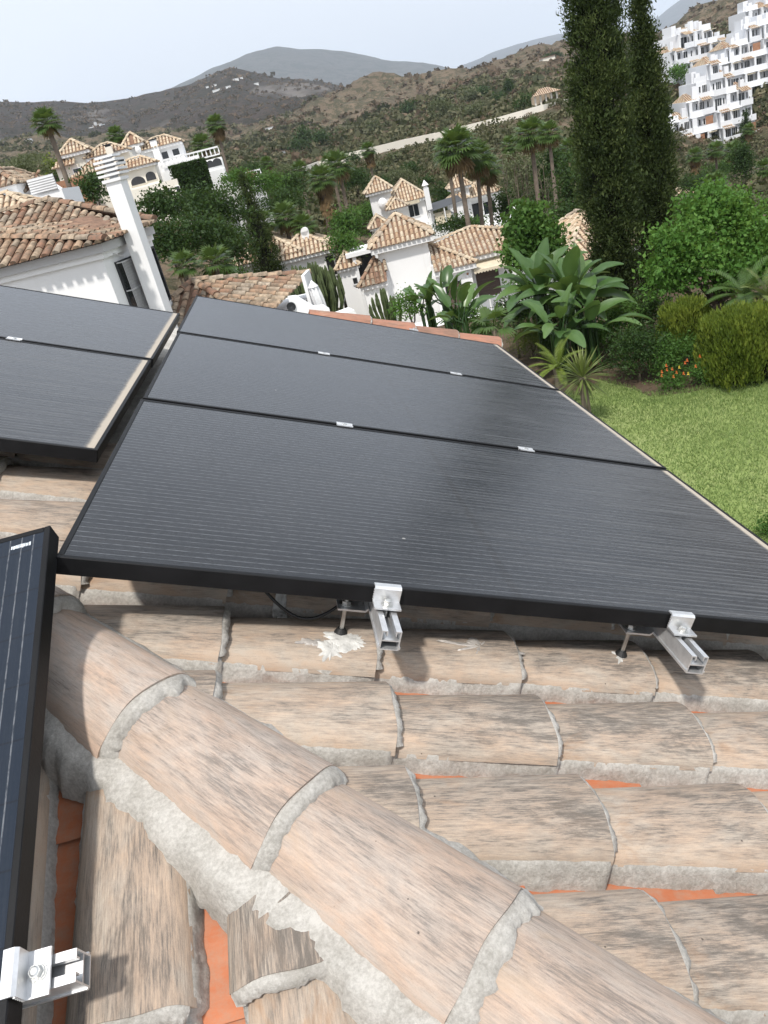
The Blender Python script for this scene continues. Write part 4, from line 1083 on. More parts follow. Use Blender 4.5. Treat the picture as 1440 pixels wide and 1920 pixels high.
h.window(xd - 0.0, xd + 0.65, zg - 0.6, zd - .1, -0.62, 'brown_shutter', 'dark_metal', 0, 'door')
x0, z0 = h.q(889, 503, -0.02); x1, z1 = h.q(946, 553, -0.02)
sh = h.window(x0, x1 - .1, z1 - 0.15, z0, -0.02, 'brown_shutter', 'white_paint', 0, 'shutter_window')
for i in range(14):
    zz = z1 - 0.13 + (z0 - z1 + 0.13) * i / 14; m = MB(); m.box(x0 + 0.02, x1 - 0.12, -0.05, -0.034, zz, zz + (z0 - z1 + .13) / 14 - 0.012); h.part('shutter_slat', m, 'brown_shutter', sh)
aw = MB(); nS = 12
for i in range(nS):
    xx0 = x0 - 0.1 + (x1 - x0 + 0.5) * i / nS; xx1 = x0 - 0.1 + (x1 - x0 + 0.5) * (i + 1) / nS; xm = (xx0 + xx1) / 2
    aw.add([(xx0, -0.02, z0 + 0.25), (xx1, -0.02, z0 + 0.25), (xx1, -0.75, z0 - 0.0), (xx0, -0.75, z0 - 0.0)], [(0, 1, 2, 3)])
    aw.add([(xx0, -0.75, z0), (xx1, -0.75, z0), (xx1, -0.76, z0 - 0.1), (xm, -0.76, z0 - 0.16), (xx0, -0.76, z0 - 0.1)], [(0, 1, 2, 3, 4)])
h.part('awning', aw, 'awning')
m = MB(); a, b = h.q(876, 512, -0.62); m.box(a - 0.12, a + 0.14, -0.66, -0.615, b - 0.16, b + 0.1); pl = h.part('alarm_box', m, 'white_paint')
m = MB(); m.tube([(a + 0.01, -0.665, b - 0.03), (a + 0.01, -0.672, b - 0.03)], 0.055, 10); h.part('emblem', m, 'terracotta_panel', pl)
# arched niche on the tower
xn, zn = h.q(768, 545, 0.34); m = MB(); m.prism([(xn - 0.36, 0.27, zn - 0.8), (xn + 0.36, 0.27, zn - 0.8)] + [(xn + 0.36 * math.cos(t), 0.27, zn + 0.36 * math.sin(t)) for t in np.linspace(0, math.pi, 11)], (0, 0.1, 0)); h.part('blind_arch', m, 'white_wall')
xl, zl = h.q(672, 540, -0.6); xm2, zm2 = h.q(726, 527, -0.6)
h.roof([[(xl, -0.6, zl), (xm2, -0.6, zl + .02), (0.6, 0.4, zl + 0.75), (xm2 - .35, 0.5, zl + 1.0)]], [((xl, -.6, zl), (xm2 - .35, 0.5, zl + 1.0))], 'old', 60)
h.box('wall', xl + 0.2, xm2 - 0.1, -0.4, 1.0, -1.5, zl - 0.02); h.box('fascia', xl + .08, xm2, -0.52, -0.1, zl - 0.2, zl - 0.015)
# terrace panels
x0, z0 = h.q(872, 565, -1.9); x1, z1 = h.q(965, 560, -1.9)
for i in range(4):
    a = x0 + (x1 - x0) * i / 4; b = x0 + (x1 - x0) * (i + 1) / 4
    m = MB(); m.box(a + 0.03, b - 0.03, -1.93, -1.9, z0 - 0.7, z0 - 0.02 + 0.02 * (i % 2)); h.part('terrace_panel', m, 'grey_fence')
    m = MB(); m.box(a - 0.03, a + 0.03, -1.95, -1.89, z0 - 0.9, z0 + 0.04); h.part('post', m, 'white_paint')
h.box('terrace', -0.5, x1 + 0.5, -2.2, -0.6, -1.5, z0 - 0.72)
# finial lantern beyond its roof
h = House('roof_lantern', 'small white pyramid-capped lantern beside the round-leaved tree', 'chimney', 965, 400, 40, -8, None)
x, zt = h.q(963, 383); x2, zb2 = h.q(966, 405)
m = MB(); m.box(x - 0.22, x + 0.30, -0.25, 0.25, zb2 - 0.8, zb2 - 0.25); m.box(x - .19, x - .1, -.2, .2, zb2 - .25, zb2 + 0.02); m.box(x + .18, x + .27, -.2, .2, zb2 - .25, zb2 + 0.02); m.box(x - .2, x + .28, -.23, .23, 0, zb2 - .8); h.part('shaft', m, 'white_wall')
m = MB(); c = (x + 0.04, 0, zt); q_ = [(x - 0.3, -0.33, zb2), (x + 0.38, -0.33, zb2), (x + 0.38, 0.33, zb2), (x - 0.3, 0.33, zb2)]; m.add(q_ + [c], [(0, 1, 4), (1, 2, 4), (2, 3, 4), (3, 0, 4), (3, 2, 1, 0)]); h.part('cap', m, 'white_paint')
# --- house with the satellite dish, behind the tower villa
def small_villa(name, label, px, py, D, yaw, spec, tiles='pale', wall='white_wall'):
    h = House(name, label, 'house', px, py, D, yaw, None); spec(h); return h
def spec(h):
    x0, z0 = h.q(684, 368); x1, _ = h.q(737, 357)
    h.hip(x0, x1, 0, x1 - x0, z0 + .1, 0.95, fascia=0.2); h.box('tower_wall', x0 + .3, x1 - .2, .3, x1 - x0 - .3, -3, z0 - 0.08)
    a, za = h.q(726, 390, -.2); b, _ = h.q(803, 366, -.2)
    h.hip(a, b, -0.2, 4.2, za + 0.12, 1.35, fascia=0.2); h.box('wall', a + .3, b - .3, 0.1, 4, -3, za)
    h.hip(a - .1, a + 1.5, -0.9, 1.2, za - 0.12, 0.6, fascia=0.16)
    c, zc = h.q(792, 345, -.1); d, _ = h.q(800, 345, -.1); m = MB(); m.box(c - .02, d + .05, -.4, 0.05, -2, zc - 0.3); ch = h.part('chimney', m, 'white_wall')
    m = MB(); m.box(c + .03, d, -.33, -.02, zc - .3, zc - .12); m.add([(c - .06, -.45, zc - .12), (d + .1, -.45, zc - .12), (d + .1, .1, zc - .12), (c - .06, .1, zc - .12), ((c + d) / 2, -.17, zc + .25)], [(0, 1, 4), (1, 2, 4), (2, 3, 4), (3, 0, 4)]); h.part('chimney_cap', m, 'white_paint', ch)
    e, ze = h.q(765, 386, 0.1); f, zf = h.q(786, 398, 0.1); h.window(e, f, zf - .2, ze, 0.1, bars=1); h.box('awning', e - .1, f + .15, -.4, .09, ze + .08, ze + .28, 'awning')
    e, ze = h.q(738, 394, 0.1); f, zf = h.q(746, 404, 0.1); h.window(e, f, zf, ze, 0.1)
    # side wing and covered terrace
    p, zp = h.q(800, 400, -.5); q_, _ = h.q(835, 390, -.5)
    h.box('wall', p, q_ + .6, -.3, 2.5, -3, zp - .45); m = MB(); m.add([(p + .1, -1.2, zp + .1), (q_ + 1.3, -1.2, zp + .3), (q_ + 1.3, 2, zp + .5), (p + .1, 2, zp + .35)], [(0, 1, 2, 3)]); h.part('terrace_shade', m, 'dark_metal')
    for xx in (p + .15, (p + q_) / 2 + .5, q_ + 1.2): h.box('post', xx, xx + .08, -1.15, -1.05, zp - 1.2, zp + .15, 'white_paint')
    m = MB(); m.box(p + .5, q_ + .3, -.9, -.86, zp - 1.0, zp - .1); h.part('curtain', m, 'awning')
    h.box('terrace', a - 1.5, q_ + 1.6, -1.6, 0, -3, zp - 1.15)
    g1, zg = h.q(806, 412, -.32); h.window(g1, g1 + .45, zg - .7, zg, -.31, bars=0, name='door')
    # low front roof and dish
    l, zl = h.q(692, 432, -2.0); r_, _ = h.q(730, 420, -2.0); h.hip(l, r_, -2.6, -.3, zl + .1, .7, fascia=.15); h.box('wall', l + .2, r_ - .2, -2.4, 0, -3, zl)
    dx, dz = h.q(718, 382, .1); m = MB()
    m.grid([[(dx + r * .36 * math.cos(t), -.05 - .2 * (1 - r * r), dz + r * .42 * math.sin(t)) for t in np.linspace(0, 2 * math.pi, 21)] for r in (0.01, .4, .75, 1)]); m.tube([(dx, 0.3, dz - .1), (dx, -.2, dz)], .03, 6); h.part('satellite_dish', m, 'white_paint', None, True)
small_villa('dish_villa', 'white villa with a satellite dish on its tower, behind the tower villa', 684, 372, 60, -6, spec)
def spec(h):
    x0, z0 = h.q(843, 358); x1, _ = h.q(885, 347)
    h.hip(x0, x1, 0, x1 - x0, z0 + .1, .8, fascia=0.2); h.box('tower_wall', x0 + .25, x1 - .25, .25, x1 - x0 - .3, -3, z0 - .08)
    a, za = h.q(874, 376, .3); b, _ = h.q(945, 360, .3); h.hip(a, b, .3, 4, za + .1, 1.1, fascia=.2); h.box('wall', a + .25, b - .25, .6, 3.8, -3, za)
    l, zl = h.q(838, 384, -.4); h.hip(l, l + 1.8, -.4, 1.3, zl + .1, .55, fascia=.15); h.box('wall', l + .2, l + 1.6, -.2, 1.2, -3, zl)
    e, ze = h.q(884, 383, .6); h.window(e, e + .7, ze - 1.5, ze, .6, bars=0, name='door')
    e, ze = h.q(905, 380, .6); h.window(e, e + .9, ze - .9, ze, .6, bars=1)
    h.box('terrace', l, b + 1, -1.6, .6, -3, za - 2.0)
small_villa('palm_villa', 'white villa half hidden behind the tall palm trunks', 846, 362, 64, -5, spec)

# --- long white house with pale roofs below the hedge
def spec(h):
    x0, z0 = h.q(452, 510); x1, _ = h.q(560, 490)
    x2, z2 = h.q(622, 468, -.5)
    h.hip(x0 - .6, x1 + .3, -.3, 4.2, z0 + .35, 1.2, fascia=.15); h.box('wall', x0 - .3, x1, 0, 4, -3, z0 + .25)
    h.hip(x1 - 1.2, x2 + .2, -.6, 3.0, z2 + .05, 1.0, fascia=.18); h.box('wall', x1 - .9, x2 - .1, -.3, 2.8, -3, z2 - .05)
    c, zc = h.q(563, 432, .6); d, _ = h.q(578, 432, .6); m = MB(); m.box(c, d, .5, .95, 0, zc - .1); m.tube([((c + d) / 2, .5, zc - .1), ((c + d) / 2, .95, zc - .1)], (d - c) / 2, 16); h.part('chimney', m, 'white_wall')
    e, ze = h.q(609, 481, -.3); h.window(e, e + .42, ze - 1.0, ze, -.3)
    l, zl = h.q(630, 510, -1.2); r_, _ = h.q(676, 498, -1.2); h.hip(l, r_, -1.4, 1.6, zl + .1, .7, fascia=.15); h.box('wall', l + .15, r_ - .2, -1.2, 1.4, -4, zl)
    e, ze = h.q(661, 522, -1.2); h.window(e, e + .3, ze - .3, ze, -1.2)
small_villa('pale_roof_house', 'long white house with pale tiled roofs and a round-topped chimney, behind the big cactus', 452, 512, 43, -6, spec)
# pergola / carport roof between it and the tower villa
h = House('flat_canopy', 'flat white canopy on posts beside the tower villa', 'canopy', 665, 480, 41, -6, None)
x0, z0 = h.q(655, 478); x1, _ = h.q(700, 468)
h.box('slab', x0 - .2, x1 + .4, 0, 2.4, z0 - .15, z0 + .05)
for xx in (x0 + .1, x1): h.box('post', xx, xx + .18, .1, .28, 0, z0 - .15)
m = MB(); m.box(x0, x1, 2.2, 2.3, 0, z0 - .15); h.part('rear_wall', m, 'dark_metal')

# --- tiled roof of the house behind the cypress
def spec(h):
    x0, z0 = h.q(1035, 470); x1, _ = h.q(1150, 440); zr = h.q(1110, 430, 2.2)[1]
    h.hip(x0 - .5, x1 + 1.5, -1.8, 3.6, z0 - .35, 1.35, fascia=.2); h.box('wall', x0 - .2, x1 + 1.2, -1.4, 3.3, -3, z0 - .5)
small_villa('garden_house', 'pale tiled roof between the round-leaved tree and the big cypress', 1040, 470, 33, 8, spec)
def spec(h):
    x0, z0 = h.q(1276, 360); x1, z1 = h.q(1305, 392)
    h.box('wall', x0, x0 + 1.3, 0, 3, -3, z0 - .4); h.box('wall', x0 + 1.3, x0 + 2.1, -.2, 2, -3, z0 - 1.6); h.hip(x0 - .15, x0 + 1.4, -.2, 2.5, z0 - .35, .4, fascia=.12)
small_villa('white_hut', 'small white building with a tiled top, right beside the cypress', 1278, 375, 75, 0, spec)
def spec(h):
    x0, z0 = h.q(1392, 388); h.box('wall', x0 + .3, x0 + 4, 0, 3, -3, z0 - .2, 'grey_trim'); m = MB(); m.prism([(x0, -.4, z0 - .2), (x0 + 4.5, -.4, z0 - .2), (x0 + 4.5, -.4, z0 + .15), (x0 + .8, -.4, z0 + .35)], (0, 4, 0)); h.part('roof', m, 'channel'); h.box('chimney', x0 + .3, x0 + .75, .5, 1, 0, z0 + .9)
small_villa('dark_roof_house', 'dark roof with white chimney above the leafy tree at the picture edge', 1395, 385, 70, 0, spec)

# --- cream and white villas on the rise at the upper left
def arch(h, x0, x1, z0, z1, y, name='arch', mat='dark_glass'):
    """arched opening: dark plate painting the inner shade, in a raised surround"""
    r = (x1 - x0) / 2; xm = (x0 + x1) / 2; zs = max(z0 + .1, z1 - r * .7)
    pts = [(x0, z0), (x1, z0)] + [(xm + r * math.cos(t), zs + (z1 - zs) * math.sin(t)) for t in np.linspace(0, math.pi, 11)]
    m = MB(); m.prism([(a, y - .06, b) for a, b in pts], (0, .055, 0)); o = h.part(name, m, 'cream_wall' if mat == 'dark_glass' else 'white_wall')
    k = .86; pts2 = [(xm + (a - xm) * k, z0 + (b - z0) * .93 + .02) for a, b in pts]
    m = MB(); m.prism([(a, y - .075, b) for a, b in pts2], (0, .012, 0)); h.part('shade_plate', m, 'dark_metal', o)  # dark sheet on the wall stands in for shade inside the arch
def balustrade(h, x0, x1, y, z0, z1, name='balustrade'):
    n = max(2, int((x1 - x0) / .28)); m = MB(); m.box(x0, x1, y - .06, y + .06, z1 - .1, z1); m.box(x0, x1, y - .06, y + .06, z0, z0 + .08); o = h.part(name, m, 'white_paint')
    for i in range(n + 1):
        a = x0 + (x1 - x0) * i / n; m = MB(); m.tube([(a, y, z0 + .08), (a, y, z0 + (z1 - z0) * .35), (a, y, z0 + (z1 - z0) * .65), (a, y, z1 - .1)], [.03, .055, .03, .045], 6); h.part('baluster', m, 'white_paint', o)
h = House('cream_villa', 'cream villa with tiled tower, thin chimney and arched porch, upper left', 'house', 130, 290, 58, 2, None)
x0, z0 = h.q(109, 298); x1, _ = h.q(168, 284); h.hip(x0, x1, 0, 2.4, z0 + .15, .8, 'pale', fascia=.2); h.box('tower_wall', x0 + .35, x1 - .35, .3, 2.1, -2, z0, 'cream_wall')
a, za = h.q(160, 303, .2); b, _ = h.q(240, 284, .2); h.hip(a, b, .2, 2.5, za + .15, .62, 'pale', fascia=.2); h.box('wall', a + .2, b, .5, 2.4, -2, za, 'cream_wall')
h.box('wall', a - 1.0, a + 1.8, -.2, .6, -2, za - .6, 'cream_wall'); h.roof([[(a - 1.3, -.4, za - .75), (a + 1.2, -.4, za - .7), (a + 1.3, .3, za - .1), (a + .6, .3, za + .15)]], [], 'pale')
c, zc = h.q(202, 272, .1); m = MB(); m.box(c - .22, c + .2, -.1, .3, 0, zc - .1); chm = h.part('chimney', m, 'cream_wall'); m = MB(); m.box(c - .28, c + .26, -.16, .36, zc, zc + .05); m.box(c - .18, c + .16, -.06, .26, zc - .1, zc); h.part('chimney_cap', m, 'dark_metal', chm)
e, ze = h.q(139, 324, -.2); h.window(e, e + .5, ze - .5, ze + .2, -.2); e, ze = h.q(222, 304, .5); h.window(e, e + .4, ze - .5, ze + .15, .5)
p, zp = h.q(228, 330, -1.5); q_, _ = h.q(292, 316, -1.5); h.hip(p - .2, q_ + .2, -1.9, -.1, zp + .3, .5, 'pale', fascia=.15); h.box('wall', p, q_, -1.6, 1, -3, zp + .2, 'cream_wall')
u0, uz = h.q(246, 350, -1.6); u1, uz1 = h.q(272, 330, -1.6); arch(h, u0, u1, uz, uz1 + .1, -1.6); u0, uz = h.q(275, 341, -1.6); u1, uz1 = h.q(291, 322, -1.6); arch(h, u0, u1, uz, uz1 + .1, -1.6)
p2, zp2 = h.q(245, 362, -2.2); q2, _ = h.q(335, 345, -2.2); h.box('terrace_wall', p2, q2, -2.4, -1.6, -3, zp2 + .15, 'cream_wall')
for k, pxx in enumerate((287, 298, 312, 330)):
    e, ze = h.q(pxx, 364 - (pxx - 287) * .25, -2.4); h.window(e, e + .22, ze - .2, ze + .1, -2.4, fw=.03)
p3, zp3 = h.q(105, 320, -.3); h.box('wall', p3, p3 + 1.4, -.2, 1.5, -2, zp3 + .1, 'cream_wall'); h.roof([[(p3 - .2, -.5, zp3 + .1), (p3 + 1.3, -.5, zp3 + .12), (p3 + 1.2, .6, zp3 + .6), (p3 + .2, .6, zp3 + .6)]], [], 'pale')
p4, zp4 = h.q(106, 342, -2); h.box('terrace_wall', p4, p4 + 1.7, -2.4, -1, -2.5, zp4, 'terracotta_panel')
h = House('balcony_villa', 'white villa with a balustraded roof terrace and arched porch, left of the tall palm', 'house', 300, 290, 60, 2, None)
x0, z0 = h.q(228, 280); x1, _ = h.q(270, 270); h.hip(x0, x1, .3, 2.1, z0 + .15, .75, 'pale', fascia=.18); h.box('tower_wall', x0 + .25, x1 - .2, .6, 2.1, -2, z0)
m = MB(); dx, dz = h.q(259, 281, .3); m.grid([[(dx + r * .2 * math.cos(t), .3 - .1 * (1 - r * r), dz + r * .26 * math.sin(t)) for t in np.linspace(0, 2 * math.pi, 17)] for r in (.01, .5, 1)]); h.part('satellite_dish', m, 'white_paint', None, True)
a, za = h.q(262, 288, .4); b, _ = h.q(343, 272, .4); h.hip(a, b, .4, 2.5, za + .15, .6, 'pale', fascia=.18); h.box('wall', a + .2, b - .1, .8, 4, -2, za)
c, zc = h.q(285, 262, .5); m = MB(); m.box(c - .2, c + .25, .4, .8, 0, zc - .05); chm = h.part('chimney', m, 'white_wall'); m = MB(); m.box(c - .26, c + .31, .34, .86, zc - .02, zc + .04); m.box(c - .15, c + .2, .45, .75, zc - .05, zc - .02); h.part('chimney_cap', m, 'dark_metal', chm)
for pxx, pyy, w_, hh in ((262, 306, .3, .5), (310, 292, .42, .5), (330, 285, .45, .4)):
    e, ze = h.q(pxx, pyy, .8); h.window(e - w_ / 2, e + w_ / 2, ze - hh / 2, ze + hh / 2, .8)
p, zp = h.q(303, 316, -.6); q_, zq = h.q(414, 290, -.6); h.box('terrace_block', p, q_, -.8, 3.4, -3, zp - .2); balustrade(h, p + .05, q_ - .05, -.75, zp - .05, zp + .5)
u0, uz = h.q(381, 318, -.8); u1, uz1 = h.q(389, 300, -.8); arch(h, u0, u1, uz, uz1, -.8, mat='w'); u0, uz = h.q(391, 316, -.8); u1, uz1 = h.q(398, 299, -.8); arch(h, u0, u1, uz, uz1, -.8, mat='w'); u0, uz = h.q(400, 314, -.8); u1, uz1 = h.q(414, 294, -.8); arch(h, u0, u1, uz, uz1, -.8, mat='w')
p, zp = h.q(380, 325, -1.6); q_, _ = h.q(420, 315, -1.6); h.box('porch_wall', p, q_, -1.8, -.8, -3, zp); h.box('porch_step', q_ - .1, q_ + .6, -2.2, -.9, -3, zp - .9)
h.box('wall', h.q(262, 330, -.5)[0], p, -.45, .8, -3, h.q(262, 318, -.5)[1])

# --- flat-roofed neighbours cut by the left picture edge
h = House('white_block_house', 'white house with grey shuttered window and pale roofs, cut by the left picture edge', 'house', 20, 372, 33, -4, None)
x0, z0 = h.q(-30, 372); x1, _ = h.q(33, 356); h.box('wall', x0, x1, 0, 3, -2, h.q(15, 350)[1]); h.hip(x0 - .3, x1 + .15, -.2, 3.2, h.q(15, 350)[1] + .03, .6, 'old', fascia=.06, inset=.1)
e, ze = h.q(2, 372); f, zf = h.q(22, 360); h.window(e, f, ze - .05, zf, 0, 'grey_fence')
a, za = h.q(-40, 395, -1.2); b, _ = h.q(60, 372, -1.2); h.box('wall', a, b, -1.5, 0, -2, h.q(30, 376, -1.5)[1] - .05)
h.hip(a, h.q(66, 384, -3.2)[0], -3.4, -1.4, h.q(40, 396, -3.4)[1], .62, 'pale', fascia=.08)
c, zc = h.q(57, 362, -.6); d, _ = h.q(108, 350, -.6); h.box('wall', c, d + .1, -.6, 1.6, -2, zc - .1); sc_ = MB(); sc_.box(c + .05, d, -.64, -.6, zc - .1, zc + .42); pan_ = h.part('louvre_panel', sc_, 'grey_trim')
for i in range(6):
    m = MB(); m.box(c + .05, d, -.67, -.64, zc - .06 + i * .08, zc - .02 + i * .08); h.part('louvre_slat', m, 'white_paint', pan_)
t0, tz = h.q(33, 362, .6); t1, _ = h.q(72, 345, .6); h.roof([[(t0, .6, tz - .1), (t1 - .4, .6, tz), (t1 - .2, 2, tz + .6), (t0 + .3, 2, tz + .55)]], [], 'old'); g1 = t1 - .35
m = MB(); m.prism([(g1 - .15, .5, tz - .3), (g1 + .8, .5, tz - .25), (g1 + .3, .5, tz + .32)], (0, 1.5, 0)); h.part('gable_wall', m, 'white_wall')
dx, dz = h.q(82, 345, .4); m = MB(); m.grid([[(dx + r * .2 * math.cos(t), .35 - .1 * (1 - r * r), dz + r * .22 * math.sin(t)) for t in np.linspace(0, 2 * math.pi, 17)] for r in (.01, .5, 1)]); h.part('satellite_dish', m, 'white_paint', None, True)

# --- apartment blocks on the far slope, right
def apartment(name, label, D, yaw, left, right, fpx, units, seed, zext=8):
    """cluster of stepped white units: each its own storeys, set forward or back, with balconies, openings, small tiled caps and roof terraces.
    left, right: foot of the cluster; fpx: storey height in the picture; units: storeys of each unit"""
    r_ = random.Random(seed); mx = (left[0] + right[0]) / 2; my = (left[1] + right[1]) / 2; zb0 = at(mx, my, D)[2]
    h = House(name, label, 'apartment block', mx, my, D, yaw, zb0 - zext); fh = fpx * mpp(at(mx, my, D)) * 1.02
    (xa, za), (xb, zb) = h.q(*left), h.q(*right); n = len(units); w = (xb - xa) / n
    for i, fl in enumerate(units):
        x0 = xa + i * w; x1 = x0 + w + .02; zf = za + (zb - za) * (i + .5) / n; y = r_.uniform(0, 1.6) + .01 * i
        h.box('plinth', x0, x1, y - .05, y + 9, 0, zf, 'apt_wall')
        for f in range(fl):
            z = zf + f * fh; yy = y + f * 1.0 + .004 * i; s0 = x0 + (w * .16 if f == fl - 1 and i % 2 else 0); kind = r_.random()
            h.box('storey', s0, x1 - .01, yy + 1.5, yy + 9, z, z + fh, 'apt_wall')
            h.box('parapet', s0, x1 - .03, yy, yy + .14, z - .12, z + fh * .33, 'apt_wall'); h.box('balcony_floor', s0, x1 - .03, yy + .14, yy + 1.5, z - .12, z + .02, 'apt_wall')
            if kind < .6: h.box('balcony_roof', s0 - .05, x1, yy + .12, yy + 1.5, z + fh - .2, z + fh - .13, 'apt_wall'); h.box('column', s0 + .02, s0 + r_.uniform(.3, .8), yy + .15, yy + .5, z + .02, z + fh - .2, 'apt_wall')
            a = s0 + w * .14
            if r_.random() < .5:
                h.window(a, a + w * r_.uniform(.35, .55), z + .1, z + fh * .76, yy + 1.5, fw=.07, bars=r_.choice((1, 2))); h.window(a + w * .64, a + w * .76, z + fh * .35, z + fh * .72, yy + 1.5, fw=.05)
            else:
                h.window(a + w * .06, a + w * .2, z + fh * .35, z + fh * .72, yy + 1.5, fw=.05); h.window(a + w * .34, a + w * .74, z + .1, z + fh * .76, yy + 1.5, fw=.07, bars=2)
            if r_.random() < .14: h.box('screen', a, a + w * .6, yy + .2, yy + .26, z + fh * .33, z + fh * .85, 'terracotta_panel')
            elif r_.random() < .15: h.box('awning', a, a + w * .6, yy - .2, yy + 1.45, z + fh * .82, z + fh * .86, 'awning')
            elif r_.random() < .35: h.roof([[(s0 + w * .1, yy - .1, z + fh * .86), (x1 - w * .1, yy - .1, z + fh * .86), (x1 - w * .15, yy + 1.5, z + fh * 1.12), (s0 + w * .15, yy + 1.5, z + fh * 1.12)]], [], 'pale', pitch=.34, step=.8, name='eave_roof')
        z = zf + fl * fh; yy = y + fl * 1.0
        if r_.random() < .62: h.roof([[(x0 + w * .05, yy + .8, z), (x1 - w * .05, yy + .8, z), (x1 - w * .35, yy + 3.6, z + 1.15), (x0 + w * .35, yy + 3.6, z + 1.15)], [(x1 - w * .05, yy + .8, z), (x1 - w * .05, yy + 7, z), (x1 - w * .35, yy + 3.6, z + 1.15)], [(x0 + w * .05, yy + 7, z), (x0 + w * .05, yy + .8, z), (x0 + w * .35, yy + 3.6, z + 1.15)]], [], 'pale', pitch=.34, step=.8)
        else: h.box('roof_parapet', x0, x1 - .02, yy + .6, yy + .8, z, z + .8, 'apt_wall'); h.box('stair_head', x0 + w * .2, x0 + w * .6, yy + 2.5, yy + 5, z, z + fh * .7, 'apt_wall')
        cx = x0 + w * r_.uniform(.05, .75); h.box('chimney', cx, cx + .7, yy + 1.0, yy + 1.7, z - .5, z + r_.uniform(1.2, 2.0), 'apt_wall')
    return h
apartment('apartment_block', 'lower white terraced apartment cluster with terracotta balcony screens, right of the cypress', 150, -6, (1266, 290), (1428, 252), 27, (2, 2, 3, 4, 5, 4, 3), 3)
apartment('apartment_block', 'upper white apartment cluster under a long tiled roof, left of the widest cluster', 185, 16, (1284, 146), (1388, 120), 24, (2, 3, 3, 3, 2), 5)
apartment('apartment_block', 'white apartment cluster with wide dark balconies, cut by the right picture edge', 170, -4, (1364, 200), (1530, 160), 24, (3, 4, 4, 5, 5, 5, 4), 8)
apartment('apartment_block', 'topmost white apartment cluster in the upper right corner, cut by the picture edge', 205, -4, (1414, 72), (1530, 45), 24, (2, 2, 3, 3, 3), 9)

# --- long pale wall along the road on the hillside
wl_px = [(548, 338), (575, 325), (600, 314), (650, 299), (700, 287), (760, 273), (815, 262), (870, 248), (920, 236), (980, 219), (1020, 207), (1062, 196), (1120, 184)]
wl_D = [dist_at(x, y + 4, 150 + 2 * i) for i, (x, y) in enumerate(wl_px)]
for k_ in range(2): wl_D = [wl_D[0]] + [(a + 2 * b + c) / 4 for a, b, c in zip(wl_D, wl_D[1:], wl_D[2:])] + [wl_D[-1]]
for seg, (i0, i1, lab) in enumerate(((0, 6, 'long pale retaining wall across the hillside, the stretch left of the palms'), (6, 12, 'long pale retaining wall across the hillside, the stretch behind the palms'))):
    m = MB()
    for i in range(i0, i1):
        A = at(*wl_px[i], wl_D[i]); B = at(*wl_px[i + 1], wl_D[i + 1]); hgt = 1.75 - .06 * i
        d = nrm((B - A)[:2]); nv = np.array([-d[1], d[0], 0]) * .4; up = np.array([0, 0, 1.0])
        a, b = A - up * 3, B - up * 3; At, Bt = A + up * hgt * .75, B + up * hgt * .75
        m.add([a, b, Bt, At, a + nv, b + nv, Bt + nv, At + nv], [(0, 1, 2, 3), (7, 6, 5, 4), (3, 2, 6, 7), (0, 3, 7, 4), (1, 5, 6, 2)])
    o = m.build('retaining_wall', MAT['cream_wall']); tag(o, lab, 'wall', 'walls along the hillside road')

# --- small far buildings
def cabin(px, py, D, w, hgt, d, label, wall='white_wall', roof='channel', pitchr=.35, name='cabin'):
    D = dist_at(px, py, D); p = at(px, py, D); h = House(name, label, 'building', px, py, D, random.uniform(-12, 12), p[2])
    h.box('wall', -w / 2, w / 2, 0, d, -2, hgt, wall)
    m = MB(); m.prism([(-w / 2 - .3, -.4, hgt), (w / 2 + .3, -.4, hgt), (w / 2 - .2, -.4 + 0, hgt + pitchr * w * .12), (-w / 2 + .2, -.4, hgt + pitchr * w * .12)], (0, d + .8, 0)); h.part('roof', m, roof)
    if D < 300: h.window(-.15 * w - .3, -.15 * w + .3, hgt * .3, hgt * .75, 0, fw=.05)
    return h
pd = dist_at(1025, 200, 178); pv = House('hill_pavilion', 'open-sided pavilion with a pale roof, on the slope above the road wall', 'pavilion', 1025, 200, pd, -8, at(1025, 200, pd)[2])
x0 = pv.q(1006, 205)[0]; x1 = pv.q(1046, 193)[0]
pv.roof([[(x0 - .6, -.6, 2.0), (x1 + .6, -.6, 2.0), (x1 - 1.2, 2, 3.0), (x0 + 1.2, 2, 3.0)], [(x1 + .6, -.6, 2.0), (x1 + .6, 4.6, 2.0), (x1 - 1.2, 2, 3.0)]], [], 'pale', pitch=.34, step=.8)
for i in range(5): pv.box('post', x0 + (x1 - x0) * i / 4 - .12, x0 + (x1 - x0) * i / 4 + .12, 0, .24, -2, 2.0, 'cream_wall')
pv.box('rear_wall', x0, x1, 3.6, 4, -2, 2.0, 'stone_wall')
cabin(870, 205, 240, 4, 1.4, 4, 'small white cabin among the dark trees left of the pavilion', 'cream_wall')
cabin(1030, 114, 520, 7, 2, 6, 'pale ruin beside dark cypresses on the skyline', 'cream_wall')
cabin(505, 243, 330, 5, 1.4, 4, 'white farm house at the end of the far track', 'white_wall')
cabin(545, 239, 330, 3.5, 1.4, 4, 'smaller white farm building beside the far track', 'white_wall')
cabin(531, 289, 210, 1.6, .9, 1.6, 'tiny white shed on the brown slope above the palms', 'white_wall')
cabin(52, 265, 560, 4, 1.6, 4, 'white hut in the valley left of the tall palm', 'white_wall')
h = cabin(182, 238, 620, 11, 2.4, 6, 'white quarry plant on the valley floor below the ridge', 'white_wall', 'grey_trim')
h.box('hopper', -3, 0, 1, 4, 2.4, 6, 'grey_trim'); h.box('conveyor', 5, 10, 2, 3, .5, 1.6, 'grey_fence'); h.box('annex', -11, -6.5, 0, 4, -2, 1.5, 'white_wall')
